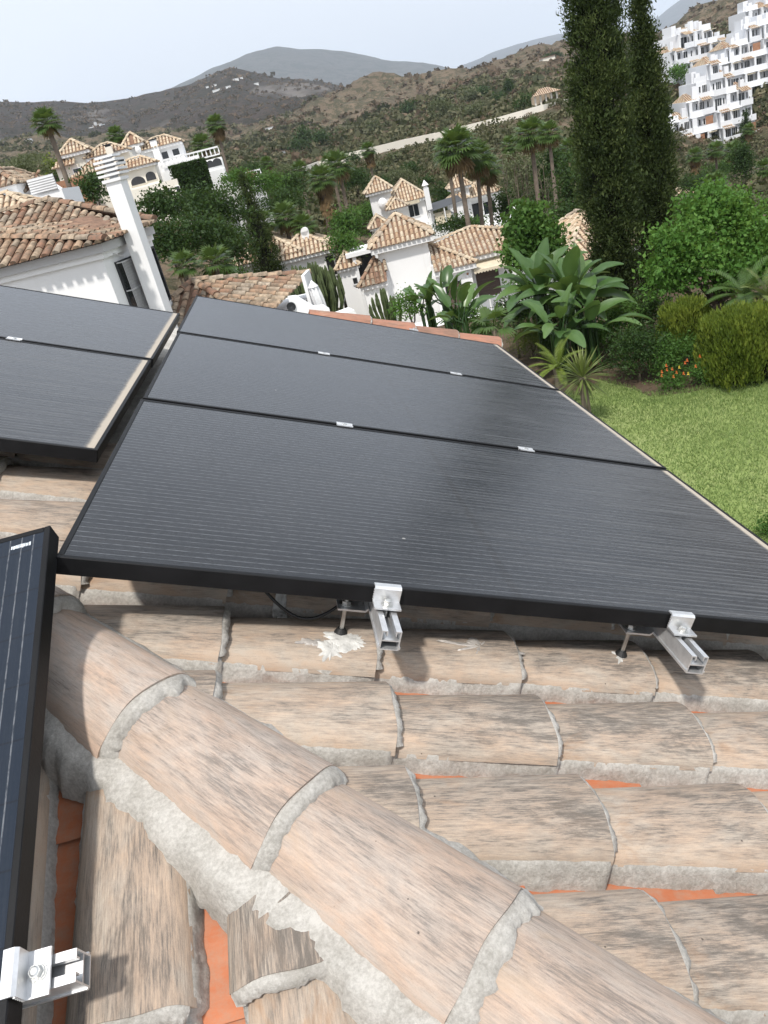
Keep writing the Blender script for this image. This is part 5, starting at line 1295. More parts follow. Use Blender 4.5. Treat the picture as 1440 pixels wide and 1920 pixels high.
for i, (px, py) in enumerate(((389, 165), (402, 162), (405, 172), (413, 169), (428, 165), (442, 151), (453, 148), (481, 159))):
    cabin(px, py, 1250, 4 + 2.5 * (i % 3), 2.2, 5, ('white shed %s on the quarried summit' % ('lowest', 'second lowest', 'lower middle', 'middle', 'long', 'upper left', 'topmost', 'right-hand')[i]).replace('right-hand', 'apart from the others'), 'white_wall', 'white_paint')
# ------------------------------------------------------------------ plants
def lm(name, d, m_, l, **k): MAT[name] = mk_leafmat(name, [(0.0, d + (1,)), (0.5, m_ + (1,)), (1.0, l + (1,))], **k)
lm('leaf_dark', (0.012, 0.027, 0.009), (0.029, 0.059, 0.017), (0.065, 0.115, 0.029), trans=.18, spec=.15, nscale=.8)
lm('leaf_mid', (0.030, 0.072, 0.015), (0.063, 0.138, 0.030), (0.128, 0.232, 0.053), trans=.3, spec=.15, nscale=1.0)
lm('leaf_bright', (0.042, 0.105, 0.020), (0.084, 0.189, 0.036), (0.161, 0.280, 0.063), trans=.35, spec=.15, nscale=1.0)
lm('leaf_olive', (0.056, 0.067, 0.034), (0.105, 0.119, 0.063), (0.168, 0.175, 0.098), trans=.2, spec=.15, nscale=.5)
lm('leaf_cypress', (0.015, 0.026, 0.010), (0.044, 0.064, 0.022), (0.115, 0.14, 0.045), trans=.12, nscale=1.6, spec=.08)
lm('leaf_thuja', (0.055, 0.092, 0.015), (0.125, 0.172, 0.024), (0.255, 0.29, 0.045), trans=.25, nscale=2)
lm('leaf_palm', (0.031, 0.063, 0.017), (0.070, 0.123, 0.034), (0.140, 0.203, 0.063), trans=.25, rough=.4, nscale=.5)
lm('leaf_dead', (0.10, 0.06, 0.028), (0.19, 0.125, 0.06), (0.30, 0.21, 0.11), trans=.15, rough=.8)
lm('leaf_banana', (0.033, 0.072, 0.021), (0.065, 0.130, 0.039), (0.130, 0.215, 0.065), trans=.22, rough=.32, spec=.5)
lm('leaf_yucca', (0.06, 0.085, 0.022), (0.115, 0.15, 0.04), (0.21, 0.24, 0.08), trans=.2, rough=.4)
lm('scrub', (0.048, 0.054, 0.029), (0.099, 0.099, 0.054), (0.176, 0.157, 0.093), trans=.1, spec=.15, rough=.8)
lm('heath', (0.068, 0.048, 0.033), (0.128, 0.090, 0.063), (0.195, 0.143, 0.098), trans=.1, spec=.15, rough=.9)
MAT['bark'] = plain('grey_bark', (0.115, 0.09, 0.07, 1), .95, .4, 5, bump=.5, bscale=25)
MAT['palm_bark'] = plain('palm_bark', (0.17, 0.135, 0.105, 1), .95, .3, 4, bump=.5, bscale=18)
MAT['cactus'] = plain('cactus_green', (0.075, 0.10, 0.038, 1), .6, .4, 3)
MAT['petal_o'] = plain('orange_petal', (0.6, 0.13, 0.02, 1), .6, .2, 4); MAT['petal_y'] = plain('yellow_petal', (0.7, 0.5, 0.05, 1), .6, .2, 4); MAT['petal_r'] = plain('magenta_petal', (0.35, 0.03, 0.06, 1), .6, .2, 4)
MAT['terracotta'] = plain('terracotta_pot', (0.36, 0.15, 0.09, 1), .8, .2, 8)
def runit(n): v = rng.normal(size=(n, 3)); return v / np.linalg.norm(v, axis=1)[:, None]
def cards(P, size, asp=0.45, dirv=None, spread=1.0):
    """one rhombic leaf per point; dirv: preferred growth direction"""
    n = len(P); d = runit(n); size = size * rng.choice([.65, .85, 1.0, 1.35], n)
    if dirv is not None: d = np.asarray(dirv) + d * spread; d /= np.linalg.norm(d, axis=1)[:, None]
    s = np.cross(d, runit(n)); s /= np.linalg.norm(s, axis=1)[:, None] + 1e-9
    L = (size * rng.uniform(.6, 1.35, n))[:, None]
    return np.stack([P - d * L * .5, P + s * L * asp * .5 - d * L * .05, P + d * L * .5, P - s * L * asp * .5 - d * L * .05], 1).reshape(-1, 3)
def crown_cloud(blobs, clumps, per, rc, fill=.25):
    """points gathered in clumps over the surfaces of a few ellipsoids: an uneven outline with gaps; returns points and a tint per clump"""
    vol = np.array([b[1][0] * b[1][1] + b[1][0] * b[1][2] for b in blobs]); vol = vol / vol.sum()
    k = rng.choice(len(blobs), clumps, p=vol); d = runit(clumps); d[:, 2] = np.where(d[:, 2] < -.55, -d[:, 2], d[:, 2])
    c = np.array([blobs[i][0] for i in k], float); r = np.array([blobs[i][1] for i in k], float)
    rad = np.where(rng.random(clumps) < fill, rng.uniform(.3, .8, clumps), rng.normal(.93, .14, clumps))
    cc = c + d * r * rad[:, None]
    P = np.repeat(cc, per, 0) + rng.normal(size=(clumps * per, 3)) * rc * np.array([1, 1, .75])
    tint = np.repeat(rng.normal(.48, .22, clumps), per) + rng.normal(0, .16, clumps * per)
    return P, np.clip(tint, 0, 1)
def tree(name, label, px, py, D, blobs_px, leaf, mat, clumps, per, rc, cat='tree', trunk=True, group=None, base=None, asp=.5, tr_w=.09):
    """blobs_px: (dx, dy, rx, ry) in picture units around the centre, turned into metres at the tree's own distance"""
    P = at(px, py, D); s = mpp(P); x, y = P[0], P[1]
    gz = ground_z(x, y) if base is None else base
    t = thing(name, label, cat, (x, y, gz), 0, group)
    R_, U_ = np.array([1.0, 0, 0]), np.array([0, 0, 1.0]); blobs = []
    for i, (dx, dy, rx, ry) in enumerate(blobs_px):
        # undo the camera roll so that offsets are along the picture axes
        off = (CAM_R[0] * dx - CAM_R[1] * dy) * s; off[1] = off[1] + rx * s * random.uniform(-.4, .4)
        blobs.append((P - np.array([x, y, gz]) + off, (rx * s, rx * s * .9, ry * s)))
    pts, tint = crown_cloud(blobs, clumps, per, rc)
    quadmesh('crown', cards(pts, leaf, asp), len(pts), MAT[mat], t, tint)
    m = MB(); c0 = np.mean([b[0] for b in blobs], 0)
    low = min(b[0][2] - b[1][2] for b in blobs)
    fork = np.array([c0[0] * .5, c0[1] * .5, max(.15, low * .9 + .1)])
    m.tube([(0, 0, -.3), (fork[0] * .5, fork[1] * .5, fork[2] * .5), fork], [tr_w * 1.4, tr_w * 1.1, tr_w], 8)
    for b in blobs:
        mid = (fork + b[0]) / 2 + np.array([0, 0, -.1]); m.tube([fork, mid, b[0]], [tr_w * .8, tr_w * .5, tr_w * .2], 6)
    m.build('trunk' if trunk else 'stem', MAT['bark'], t, True)
    return t
def cypress(name, label, plan, z0, z1, prof, mat, clumps, per, leaf, rc, group=None):
    """columnar crown: prof(t) gives the radius at a share of the height"""
    t = thing(name, label, 'cypress', (plan[0], plan[1], z0), 0, group); H = z1 - z0
    tt = rng.random(clumps * 2); w = np.array([prof(a) for a in tt]); keep = rng.random(clumps * 2) < w / w.max() + .12; tt = tt[keep][:clumps]; n = len(tt)
    a = rng.uniform(0, 2 * math.pi, n); lump = np.array([fnoise(math.cos(b) * 1.6, math.sin(b) * 1.6, c * H * .55) for b, c in zip(a, tt)])
    r = np.array([prof(b) for b in tt]) * (1 + .24 * lump) * rng.normal(.96, .13, n)
    C_ = np.stack([np.cos(a) * r, np.sin(a) * r, tt * H], 1)
    P = np.repeat(C_, per, 0) + rng.normal(size=(n * per, 3)) * rc * np.array([1, 1, 1.2])
    out = np.repeat(np.stack([np.cos(a) * .55, np.sin(a) * .55, np.full(n, .8)], 1), per, 0)
    tint = np.clip(np.repeat(rng.normal(.42, .2, n) + .2 * lump, per) + rng.normal(0, .15, n * per), 0, 1)  # bulges tinted lighter, hollows darker: lit clumps and shaded gaps painted in
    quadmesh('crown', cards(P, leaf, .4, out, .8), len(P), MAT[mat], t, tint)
    m = MB(); zs = np.linspace(0, .97, 12); m.tube([(0, 0, z * H - .2) for z in zs], [max(.02, prof(z) * .62) for z in zs], 10); m.build('dark_crown_core', MAT['leaf_core'] if 'leaf_core' in MAT else MAT['bark'], t, True)  # near-black filler, paints the shade seen through gaps in the crown
    m = MB(); m.tube([(0, 0, -.3), (0, 0, .9)], [.2, .15], 8); m.build('trunk', MAT['bark'], t, True)
    return t
lmc = NT('shade_core'); MAT['leaf_core'] = lmc.bsdf((0.012, 0.013, 0.007, 1), .95, .1)  # near-black colour standing in for deep shade inside crowns and hedges
# the two great cypresses
p1_ = at(1111, 60, 21.5); p2_ = at(1203, 40, 23.0)
cypress('cypress_tree', 'broad dark cypress, the taller and wider of the pair', p1_, LAWN, 7.5, lambda t: .47 * (min(1, .8 + t * 1.2) if t < .2 else 1.0 + .18 * math.sin(t * 5) - max(0, (t - .6)) ** 1.6 * 3.2), 'leaf_cypress', 760, 160, .075, .105, 'pair of tall cypresses')
cypress('cypress_tree', 'slimmer dark cypress on the apartment side of the pair', p2_, LAWN, 4.4, lambda t: .45 if t < .38 else max(.02, .45 - (t - .38) * .92), 'leaf_cypress', 520, 150, .07, .10, 'pair of tall cypresses')

# garden trees
tree('leafy_tree', 'big round bright green tree beside the cypresses, over the lawn', 1335, 460, 17.5, [(-60, 20, 62, 55), (10, -40, 70, 60), (70, -10, 70, 65), (-20, 50, 70, 50), (60, 55, 62, 45), (110, 30, 55, 60), (-85, 60, 40, 40)], .085, 'leaf_bright', 820, 30, .14, base=LAWN, asp=.62)
tree('leafy_tree', 'round-leaved green tree in front of the tower villa eave', 1000, 450, 24, [(-10, -25, 36, 36), (15, 15, 42, 40), (-25, 30, 30, 28), (30, 45, 30, 30)], .12, 'leaf_mid', 380, 22, .16, base=LAWN - 1, asp=.7)

def bush(label, px, py, D, rx, ry, mat, leaf=.06, dens=1.0, name='shrub', group=None, base=None, asp=.5, parts=3, cat='shrub'):
    if base == LAWN: g_ = atz(px, py + ry * .85, LAWN); D = math.hypot(g_[0] - CAM_C[0], g_[1] - CAM_C[1])
    bl = [(0, 0, rx, ry)] + [(random.uniform(-.45, .45) * rx, random.uniform(-.35, .3) * ry, rx * random.uniform(.45, .7), ry * random.uniform(.5, .75)) for _ in range(parts)]
    s = mpp(at(px, py, D)); area = rx * ry * s * s * 9; cl = int(max(40, area / (leaf * leaf) * .30 * dens)); cl = min(cl, 1500)
    return tree(name, label, px, py, D, bl, leaf, mat, cl, 18, leaf * 1.5, cat, False, group, base, asp, .03)
GB = 'shrubs of the planting bed'
bush('dark green shrub below the cypress trunks, beside the big leaves', 1160, 605, 16.5, 48, 42, 'leaf_mid', .06, group=GB, base=LAWN)
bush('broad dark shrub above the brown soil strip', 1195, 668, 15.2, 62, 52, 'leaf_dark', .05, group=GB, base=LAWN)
bush('dark shrub between the golden bush and the flowering plants', 1270, 672, 14.8, 52, 40, 'leaf_mid', .045, group=GB, base=LAWN)
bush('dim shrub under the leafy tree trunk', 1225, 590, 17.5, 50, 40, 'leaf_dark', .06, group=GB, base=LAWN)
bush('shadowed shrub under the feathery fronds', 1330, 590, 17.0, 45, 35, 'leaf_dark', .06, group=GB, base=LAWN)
bush('small light green shrub at the lawn edge', 1362, 712, 13.6, 13, 14, 'leaf_thuja', .035, group=GB, base=LAWN)
bush('golden-green shrub left of the big leaves, by the panel corner', 995, 640, 15.5, 36, 36, 'leaf_thuja', .04, group=GB, base=LAWN, asp=.3)
bush('dark shrub behind the yucca rosette', 1050, 655, 15.5, 34, 35, 'leaf_dark', .05, group=GB, base=LAWN)
bush('bright green shrub between cactus and strelitzia', 765, 577, 18.5, 30, 24, 'leaf_bright', .06, group=GB, base=LAWN - .6)
bush('small bush at the right picture edge above the panel rim', 1445, 992, 8.4, 24, 20, 'leaf_mid', .035, group=GB, base=LAWN)
bush('dark greenery at the foot of the strelitzia row', 870, 600, 18.0, 40, 25, 'leaf_mid', .06, group=GB, base=LAWN - .6)
bush('low green plant left of the stiff-leaved fan palm', 900, 622, 17.5, 34, 22, 'leaf_mid', .06, group=GB, base=LAWN - .3)
bush('low dark plant below the roller shutter', 960, 590, 18.5, 40, 28, 'leaf_dark', .06, group=GB, base=LAWN - .3)
bush('mid green shrub in front of the big-leaved clumps', 1000, 600, 16.5, 45, 34, 'leaf_mid', .055, group=GB, base=LAWN)
bush('deep green shrub right of the big-leaved clumps', 1120, 640, 15.8, 34, 36, 'leaf_mid', .05, group=GB, base=LAWN)
bush('leafy shrub below the round-leaved tree', 985, 545, 19.5, 40, 34, 'leaf_mid', .07, group=GB, base=LAWN - .5)
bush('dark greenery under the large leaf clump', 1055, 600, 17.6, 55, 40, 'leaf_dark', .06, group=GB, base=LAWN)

def clipped(name, label, px, py, D, rx, ry, n, mat='leaf_thuja'):
    P = at(px, py, D); s = mpp(P); t = thing(name, label, 'shrub', (P[0], P[1], LAWN), 0, 'clipped golden bushes'); a, b = rx * s, ry * s
    d = runit(n); d[:, 2] = np.abs(d[:, 2]); e = np.sign(d) * np.abs(d) ** .8; e /= np.max(np.abs(e), axis=1)[:, None] ** .6
    zc = P[2] - LAWN; lo = zc - b; hgt = 2 * b
    Q = np.stack([e[:, 0] * a, e[:, 1] * a * .9, lo + e[:, 2] * hgt * .98], 1) * (1 + rng.normal(0, .02, n))[:, None]
    lump = np.array([fnoise(q[0] * 5, q[1] * 5, q[2] * 2.5) for q in Q]); Q += e * lump[:, None] * .07
    k = 5; Pp = np.repeat(Q, k, 0) + rng.normal(size=(n * k, 3)) * np.array([.022, .022, .05])
    quadmesh('crown', cards(Pp, .085, .3, np.tile([0, 0, 1.0], (n * k, 1)) + np.repeat(e, k, 0) * .35, .35), n * k, MAT[mat], t, np.clip(np.repeat(.45 + .5 * lump + rng.normal(0, .15, n), k), 0, 1))
    m = MB(); rows = []
    for i in range(9):
        tt = i / 8; r = .86 * (1 - tt ** 5) ** .5; rows.append([(a * r * math.cos(u), a * .9 * r * math.sin(u), max(0, lo) + hgt * .92 * tt) for u in np.linspace(0, 2 * math.pi, 17)])
    m.grid(rows); m.build('shade_core', MAT['leaf_core'], t, True)  # dark filler body, the bush's inner shade put into its colour
clipped('clipped_bush', 'large clipped golden-green bush at the lawn edge, right', 1398, 640, 14.9, 72, 56, 7000)
clipped('clipped_bush', 'smaller clipped golden-green bush beside the dark shrubs', 1285, 612, 16.2, 40, 42, 3500)

# flowers
def flowers(label, px, py, D, rx, ry, n):
    t = bush(label, px, py, D, rx, ry, 'leaf_mid', .04, 1.0, 'flowering_plant', 'flowering plants at the lawn edge', LAWN, cat='flowers'); P = at(px, py, D); s = mpp(P)
    for k in range(n):
        o = np.array([random.uniform(-1, 1) * rx * s, random.uniform(-1, .2) * rx * s - .05, P[2] - LAWN + random.uniform(-.5, 1.0) * ry * s]); m = MB()
        for j in range(5):
            a = j * 1.2566; m.add([o, o + .022 * np.array([math.cos(a - .5), math.sin(a - .5) * .4, .3 + math.sin(a)]), o + .03 * np.array([math.cos(a), math.sin(a) * .4 - .3, math.sin(a)]), o + .022 * np.array([math.cos(a + .5), math.sin(a + .5) * .4, .3 + math.sin(a)])], [(0, 1, 2, 3)])
        m.build('flower', MAT[random.choice(('petal_o', 'petal_y', 'petal_o'))], t)
flowers('low plant with orange and yellow flowers at the lawn edge', 1258, 716, 14.0, 30, 17, 12)
flowers('low leafy plant with a few orange flowers beside the golden bush', 1318, 700, 14.3, 34, 22, 8)

# palms
def fan(m_v, m_t, o, d, R, tint, nseg=13, droop=.18, arc=1.35):
    up = np.array([0, 0, 1.0]); s = np.cross(d, up); s = s / (np.linalg.norm(s) + 1e-9); nv = np.cross(s, d)
    for j in range(nseg):
        a = -arc + 2 * arc * j / (nseg - 1); dr = d * math.cos(a) + s * math.sin(a); L = R * (.72 + .28 * math.cos(a)) * random.uniform(.9, 1.05)
        side = nrm(np.cross(dr, nv)) * L * .075; dz = np.array([0, 0, -droop * R * random.uniform(.6, 1.3)])
        mid = o + dr * L * .55 + nv * .03 * R
        m_v += [o, mid + side, o + dr * L + dz, mid - side]; m_t.append(tint + random.uniform(-.12, .12))
def palm_crown(c, R, n=30, dead=8, lowlim=-.45):
    V, Tn, DV, DT = [], [], [], []; pet = MB()
    for i in range(n):
        el = math.radians(80) - (math.radians(80) - math.asin(lowlim)) * ((i + .5) / n) ** .85; az = i * 2.39996 + random.uniform(-.3, .3)
        d = np.array([math.cos(az) * math.cos(el), math.sin(az) * math.cos(el), math.sin(el)]); o = c + d * R * .42
        pet.tube([c, c + d * R * .22 + np.array([0, 0, .02 * R]), o], R * .014, 4, False)
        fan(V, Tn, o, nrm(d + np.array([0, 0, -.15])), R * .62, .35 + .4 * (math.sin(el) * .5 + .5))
    for i in range(dead):
        az = i * 2.39996; d = np.array([math.cos(az) * .35, math.sin(az) * .35, -1]); o = c + np.array([math.cos(az), math.sin(az), -.6]) * R * .22; fan(DV, DT, o, nrm(d), R * random.uniform(.5, .8), .5, 9, .1, .8)
    return V, Tn, DV, DT, pet
def palm(label, px, py, D, crown, bx, by, dead=8, skirt=0.0, n=30, name='fan_palm', group='tall fan palms', tw=.13):
    c = at(px, py, D); R = crown / 2 * mpp(c) * 1.12
    b = at(bx, by, D); dz = c[2] - b[2]; gz = ground_z(b[0], b[1])
    if abs(dz) > .2: lean = (b - c)[:2] / max(.2, dz) * .6
    else: lean = np.zeros(2)
    Ht = max(.4, c[2] - gz); base = np.array([c[0] + lean[0] * min(Ht, 6), c[1], gz])
    t = thing(name, label, 'palm', base, 0, group); cl = c - base
    V, Tn, DV, DT, pet = palm_crown(cl, R, n, dead)
    if skirt:
        for i in range(int(26 * skirt)):
            az = random.uniform(0, 6.28); zz = random.uniform(0, skirt * R * 1.3); o = cl + np.array([math.cos(az) * .2 * R, math.sin(az) * .2 * R, -.1 * R - zz]); fan(DV, DT, o, nrm((math.cos(az) * .4, math.sin(az) * .4, -1)), R * .6, .5, 8, .1, .7)
    quadmesh('fronds', V, len(Tn), MAT['leaf_palm'], t, np.clip(Tn, 0, 1)); pet.build('petioles', MAT['leaf_yucca'], t, False, False)
    if DT: quadmesh('dead_fronds', DV, len(DT), MAT['leaf_dead'], t, np.clip(DT, 0, 1))
    m = MB(); k = 7; m.tube([np.array([0, 0, -.4]) * (1 - i / (k - 1)) + cl * (i / (k - 1)) for i in range(k)], [tw * (1.5 if i == 0 else 1.05 - .25 * i / k) for i in range(k)], 8); m.build('trunk', MAT['palm_bark'], t, True)
    return t
palm('fan palm with leaning trunk against the valley, far left', 88, 233, 46, 64, 140, 384, 3, tw=.14)
palm('fan palm crown rising behind the cream villa', 218, 256, 78, 42, 226, 290, 6)
palm('fan palm with shaggy brown neck right of the balcony villa', 405, 236, 74, 46, 424, 320, 10, .5)
palm('low fan palm crown behind the roof terrace', 380, 274, 80, 50, 383, 300, 3)
palm('small fan palm right of the villas, before the brown slope', 500, 308, 84, 32, 503, 345, 4)
palm('small fan palm left of the shaggy palm', 562, 320, 72, 40, 568, 350, 4)
palm('shaggy fan palm with a thick skirt of dead fronds', 603, 338, 52, 62, 612, 445, 12, 1.6, tw=.17)
palm('fan palm behind the shaggy one, bright crown', 634, 312, 58, 62, 652, 404, 6)
palm('fan palm partly hidden behind its twin near the shaggy palm', 620, 305, 62, 46, 640, 400, 4)
palm('single fan palm with a brown skirt on the slope below the road wall', 690, 283, 88, 36, 700, 345, 10, .8)
palm('tallest bright fan palm in front of the palm-hidden villa', 856, 282, 46, 96, 876, 423, 10, .25, 36, tw=.15)
palm('second palm of the group, right of the tallest one', 893, 300, 48, 78, 896, 425, 8, .2)
palm('third palm of the group with low drooping crown', 912, 318, 50, 66, 918, 425, 8, .2)
palm('palm just left of the tallest one, mostly behind it', 838, 285, 54, 60, 852, 420, 6)
palm('slim tall palm nearest the cypress, reddish trunk', 1029, 252, 45, 56, 1046, 460, 6, .2, tw=.11)
palm('tall palm left of the slim one, wide crown', 995, 254, 47, 74, 1008, 396, 10, .2, tw=.14)
palm('palm crown directly left of the cypress', 1070, 282, 58, 56, 1078, 330, 6)
palm('far palm behind the group, pale crown against the slope', 958, 275, 66, 46, 966, 380, 6, .5)
palm('brown-skirted palm right of the cypress below the apartments', 1303, 293, 88, 36, 1306, 345, 14, 1.0)
palm('green palm below the apartments, right of the brown-skirted one', 1342, 283, 90, 40, 1346, 335, 6)
palm('wide palm at the foot of the lower apartment block', 1375, 285, 86, 46, 1380, 330, 8)
palm('palm beside the apartment block near the picture edge', 1404, 244, 135, 28, 1407, 262, 10, .6)
palm('palm at the right picture edge above the leafy tree', 1432, 318, 80, 44, 1436, 360, 6)
palm('bluish low palm below the apartments', 1340, 345, 62, 52, 1342, 372, 2, name='low_palm', group='low palms')
# low fan palms and fronds
palm('broad low fan palm in front of the dark hedge, left one', 345, 500, 25, 70, 348, 530, 2, 0, 20, 'low_palm', 'low palms', .08)
palm('broad low fan palm in front of the dark hedge, right one', 405, 496, 25.5, 84, 408, 530, 2, 0, 22, 'low_palm', 'low palms', .08)
palm('clump of low palms behind the pale-roofed house, left head', 492, 420, 44, 60, 495, 450, 4, 0, 26, 'low_palm', 'low palms')
palm('clump of low palms behind the pale-roofed house, middle head', 535, 408, 45, 66, 540, 450, 6, 0, 26, 'low_palm', 'low palms')
palm('clump of low palms behind the pale-roofed house, right head', 570, 425, 44, 56, 572, 455, 4, 0, 26, 'low_palm', 'low palms')
palm('fan palm with stiff round leaves left of the big-leaved clump', 925, 612, 15.5, 92, 930, 650, 0, 0, 13, 'low_palm', 'low palms', .06)

def frond(V, Tn, o, d, L, tint, n=22, wid=.2, bend=.55):
    p = np.array(o, float); dd = nrm(d); up = np.array([0, 0, 1.0]); s = nrm(np.cross(dd, up) + 1e-6)
    for i in range(n):
        t = i / n; dd = nrm(dd + np.array([0, 0, -bend / n * 1.6])); p = p + dd * L / n; w = wid * L * math.sin(math.pi * (.12 + .86 * t)) ** .7; nv = np.cross(s, dd)
        for sg in (-1, 1):
            tip = p + s * sg * w + dd * w * .7 + nv * w * .25 - np.array([0, 0, .12 * w]); q = dd * L / n * .42
            V += [p - q, p + q * .4, tip, p + s * sg * w * .5 + dd * w * .2 + nv * w * .12 - q * .6]; Tn.append(tint + random.uniform(-.15, .15))
def frond_plant(name, label, px, py, D, R, n, mat, el0=75, el1=5, bend=.6, wid=.16, group='feathery plants', h=.3):
    c = at(px, py, D); r = R * mpp(c); t = thing(name, label, 'plant', (c[0], c[1], LAWN), 0, group); V, Tn = [], []
    o = c - np.array([c[0], c[1], LAWN])
    for i in range(n):
        el = math.radians(el0 + (el1 - el0) * (i + .5) / n); az = i * 2.39996; frond(V, Tn, o, (math.cos(az) * math.cos(el), math.sin(az) * math.cos(el), math.sin(el)), r, .5, 22, wid, bend)
    quadmesh('fronds', V, len(Tn), MAT[mat], t, np.clip(Tn, 0, 1)); m = MB(); m.tube([(0, 0, -.1), (0, 0, o[2])], [.1, .08], 8); m.build('trunk', MAT['palm_bark'], t, True)
frond_plant('cycad', 'cycad with arching fronds between panel rim and yucca', 1045, 690, 14.2, 62, 16, 'leaf_thuja')
frond_plant('feather_palm', 'feathery palm fronds under the big leafy tree', 1395, 555, 16.0, 85, 14, 'leaf_palm', 70, 0, .7, .2)
frond_plant('feather_palm', 'second feathery frond tuft at the right picture edge', 1440, 560, 15.6, 70, 12, 'leaf_yucca', 80, 10, .6, .2)
# yucca
c = at(1092, 708, 13.4); t = thing('yucca', 'yucca rosette of stiff green blades at the lawn corner', 'plant', (c[0], c[1], LAWN)); V, Tn = [], []; r = 66 * mpp(c); o = c - np.array([c[0], c[1], LAWN])
for i in range(95):
    el = math.radians(85 - 125 * ((i + .5) / 95)); az = i * 2.39996; d = np.array([math.cos(az) * math.cos(el), math.sin(az) * math.cos(el), math.sin(el)]); s_ = nrm(np.cross(d, (0.01, 0, 1.0))) * .022; L = r * random.uniform(.85, 1.1); mid = o + d * L * .5; tip = o + d * L + np.array([0, 0, -.06])
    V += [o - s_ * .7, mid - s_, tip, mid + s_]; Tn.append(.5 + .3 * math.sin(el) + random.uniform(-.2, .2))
quadmesh('blades', V, len(Tn), MAT['leaf_yucca'], t, np.clip(Tn, 0, 1)); m = MB(); m.tube([(0, 0, -.1), (0, 0, o[2])], [.09, .07], 8); m.build('trunk', MAT['palm_bark'], t, True)
# saucer pot in the bed
c = atz(1114, 686, LAWN) + np.array([0, 0, .06]); t = thing('clay_saucer', 'round terracotta dish tilted in the planting bed', 'dish', (c[0], c[1], LAWN)); m = MB(); z = c[2] - LAWN; Rm = Matrix.Translation((0, 0, z)) @ Matrix.Rotation(.3, 4, 'X')
rows = [[(r * math.cos(a), r * math.sin(a), zz) for a in np.linspace(0, 2 * math.pi, 25)] for r, zz in ((.02, .012), (.1, .012), (.15, .05), (.165, .05), (.17, .04), (.12, 0), (.02, 0))]
m.grid(tr(Rm, np.array(rows).reshape(-1, 3)).reshape(7, 25, 3)); m.build('dish', MAT['terracotta'], t, True); 

# big paddle leaves
def paddle(V, F, Tt, o, d, Lp, Lb, w, tint, tears=3):
    """petiole then a broad folded blade, arching"""
    d = nrm(d); up = np.array([0, 0, 1.0]); n = 9; s = nrm(np.cross(d, up) + 1e-6); p = o + d * Lp; dd = d.copy(); rows = []
    tw = random.uniform(-.5, .5); s = nrm(s + np.cross(d, s) * tw)
    for i in range(n + 1):
        t = i / n; ww = w * math.sin(math.pi * min(.985, .06 + .90 * t) ** .8) ** .75; nv = np.cross(s, dd)
        e1 = 1 - (.35 * random.random() if random.random() < .25 * tears / 3 else 0); e2 = 1 - (.35 * random.random() if random.random() < .25 * tears / 3 else 0)
        rows.append([p + s * ww * e1 + nv * ww * .34, p + s * ww * .5 + nv * ww * .12, p, p - s * ww * .5 + nv * ww * .12, p - s * ww * e2 + nv * ww * .34])
        dd = nrm(dd + np.array([0, 0, -.85 / n])); p = p + dd * Lb / n
    k = sum(len(v) for v in V); V.append(np.array(rows).reshape(-1, 3))
    for i in range(n):
        for j in range(4): F.append((k + i * 5 + j, k + i * 5 + j + 1, k + (i + 1) * 5 + j + 1, k + (i + 1) * 5 + j)); Tt.append(tint + random.uniform(-.05, .05) + (.07 if j in (1, 2) else 0))
def paddle_plant(label, px, py, D, n, Lp, Lb, w, spread=1.0, el=(85, 25), base=LAWN, height=None):
    c = at(px, py, D); t = thing('strelitzia', label, 'plant', (c[0], c[1], base), 0, 'large paddle-leaved plants'); V, F, Tt = [], [], []; st = MB()
    o0 = c - np.array([c[0], c[1], base])
    for i in range(n):
        e = math.radians(el[0] + (el[1] - el[0]) * ((i + .5) / n) ** .8 + random.uniform(-6, 6)); az = i * 2.39996 + random.uniform(-.3, .3); d = np.array([math.cos(az) * math.cos(e) * spread, math.sin(az) * math.cos(e) * spread, math.sin(e)]); o = o0 + np.array([random.uniform(-.15, .15), random.uniform(-.15, .15), random.uniform(-.25, .1)]); lp = Lp * random.uniform(.7, 1.15)
        st.tube([o * [1, 1, .2], o, o + nrm(d) * lp], [.03, .025, .014], 6, False); paddle(V, F, Tt, o, d, lp, Lb * random.uniform(.75, 1.15), w * random.uniform(.8, 1.15), random.uniform(.25, .85))
    me = bpy.data.meshes.new('leaves'); me.from_pydata(np.concatenate(V).tolist(), [], F); a = me.attributes.new('tint', 'FLOAT', 'FACE'); a.data.foreach_set('value', np.clip(Tt, 0, 1).astype(np.float32)); me.materials.append(MAT['leaf_banana']); me.polygons.foreach_set('use_smooth', [True] * len(me.polygons)); link('leaves', me, t); st.build('stems', MAT['leaf_banana'], t, True, False)
paddle_plant('big-leaved clump in front of the cypress, tallest leaves', 1075, 560, 17.2, 28, .45, .8, .18, el=(85, 5))
paddle_plant('big-leaved clump left of the tallest one, beside the round-leaved tree', 1010, 555, 17.8, 26, .45, .8, .18, el=(85, 5))
paddle_plant('low big-leaved plant above the cycad', 1045, 615, 16.0, 15, .35, .7, .15, el=(75, 0))
paddle_plant('big-leaved plant at the garden edge near the yucca', 1100, 600, 16.4, 14, .4, .7, .15, el=(80, 5))
paddle_plant('strelitzia before the tower villa wall, upright leaf', 800, 575, 18.3, 9, .35, .55, .13, base=LAWN - .8)
paddle_plant('strelitzia before the tower villa door', 840, 570, 18.0, 11, .4, .6, .14, base=LAWN - .8)
paddle_plant('strelitzia nearest the red verge tiles', 865, 600, 16.8, 10, .35, .55, .14, base=LAWN - .3)

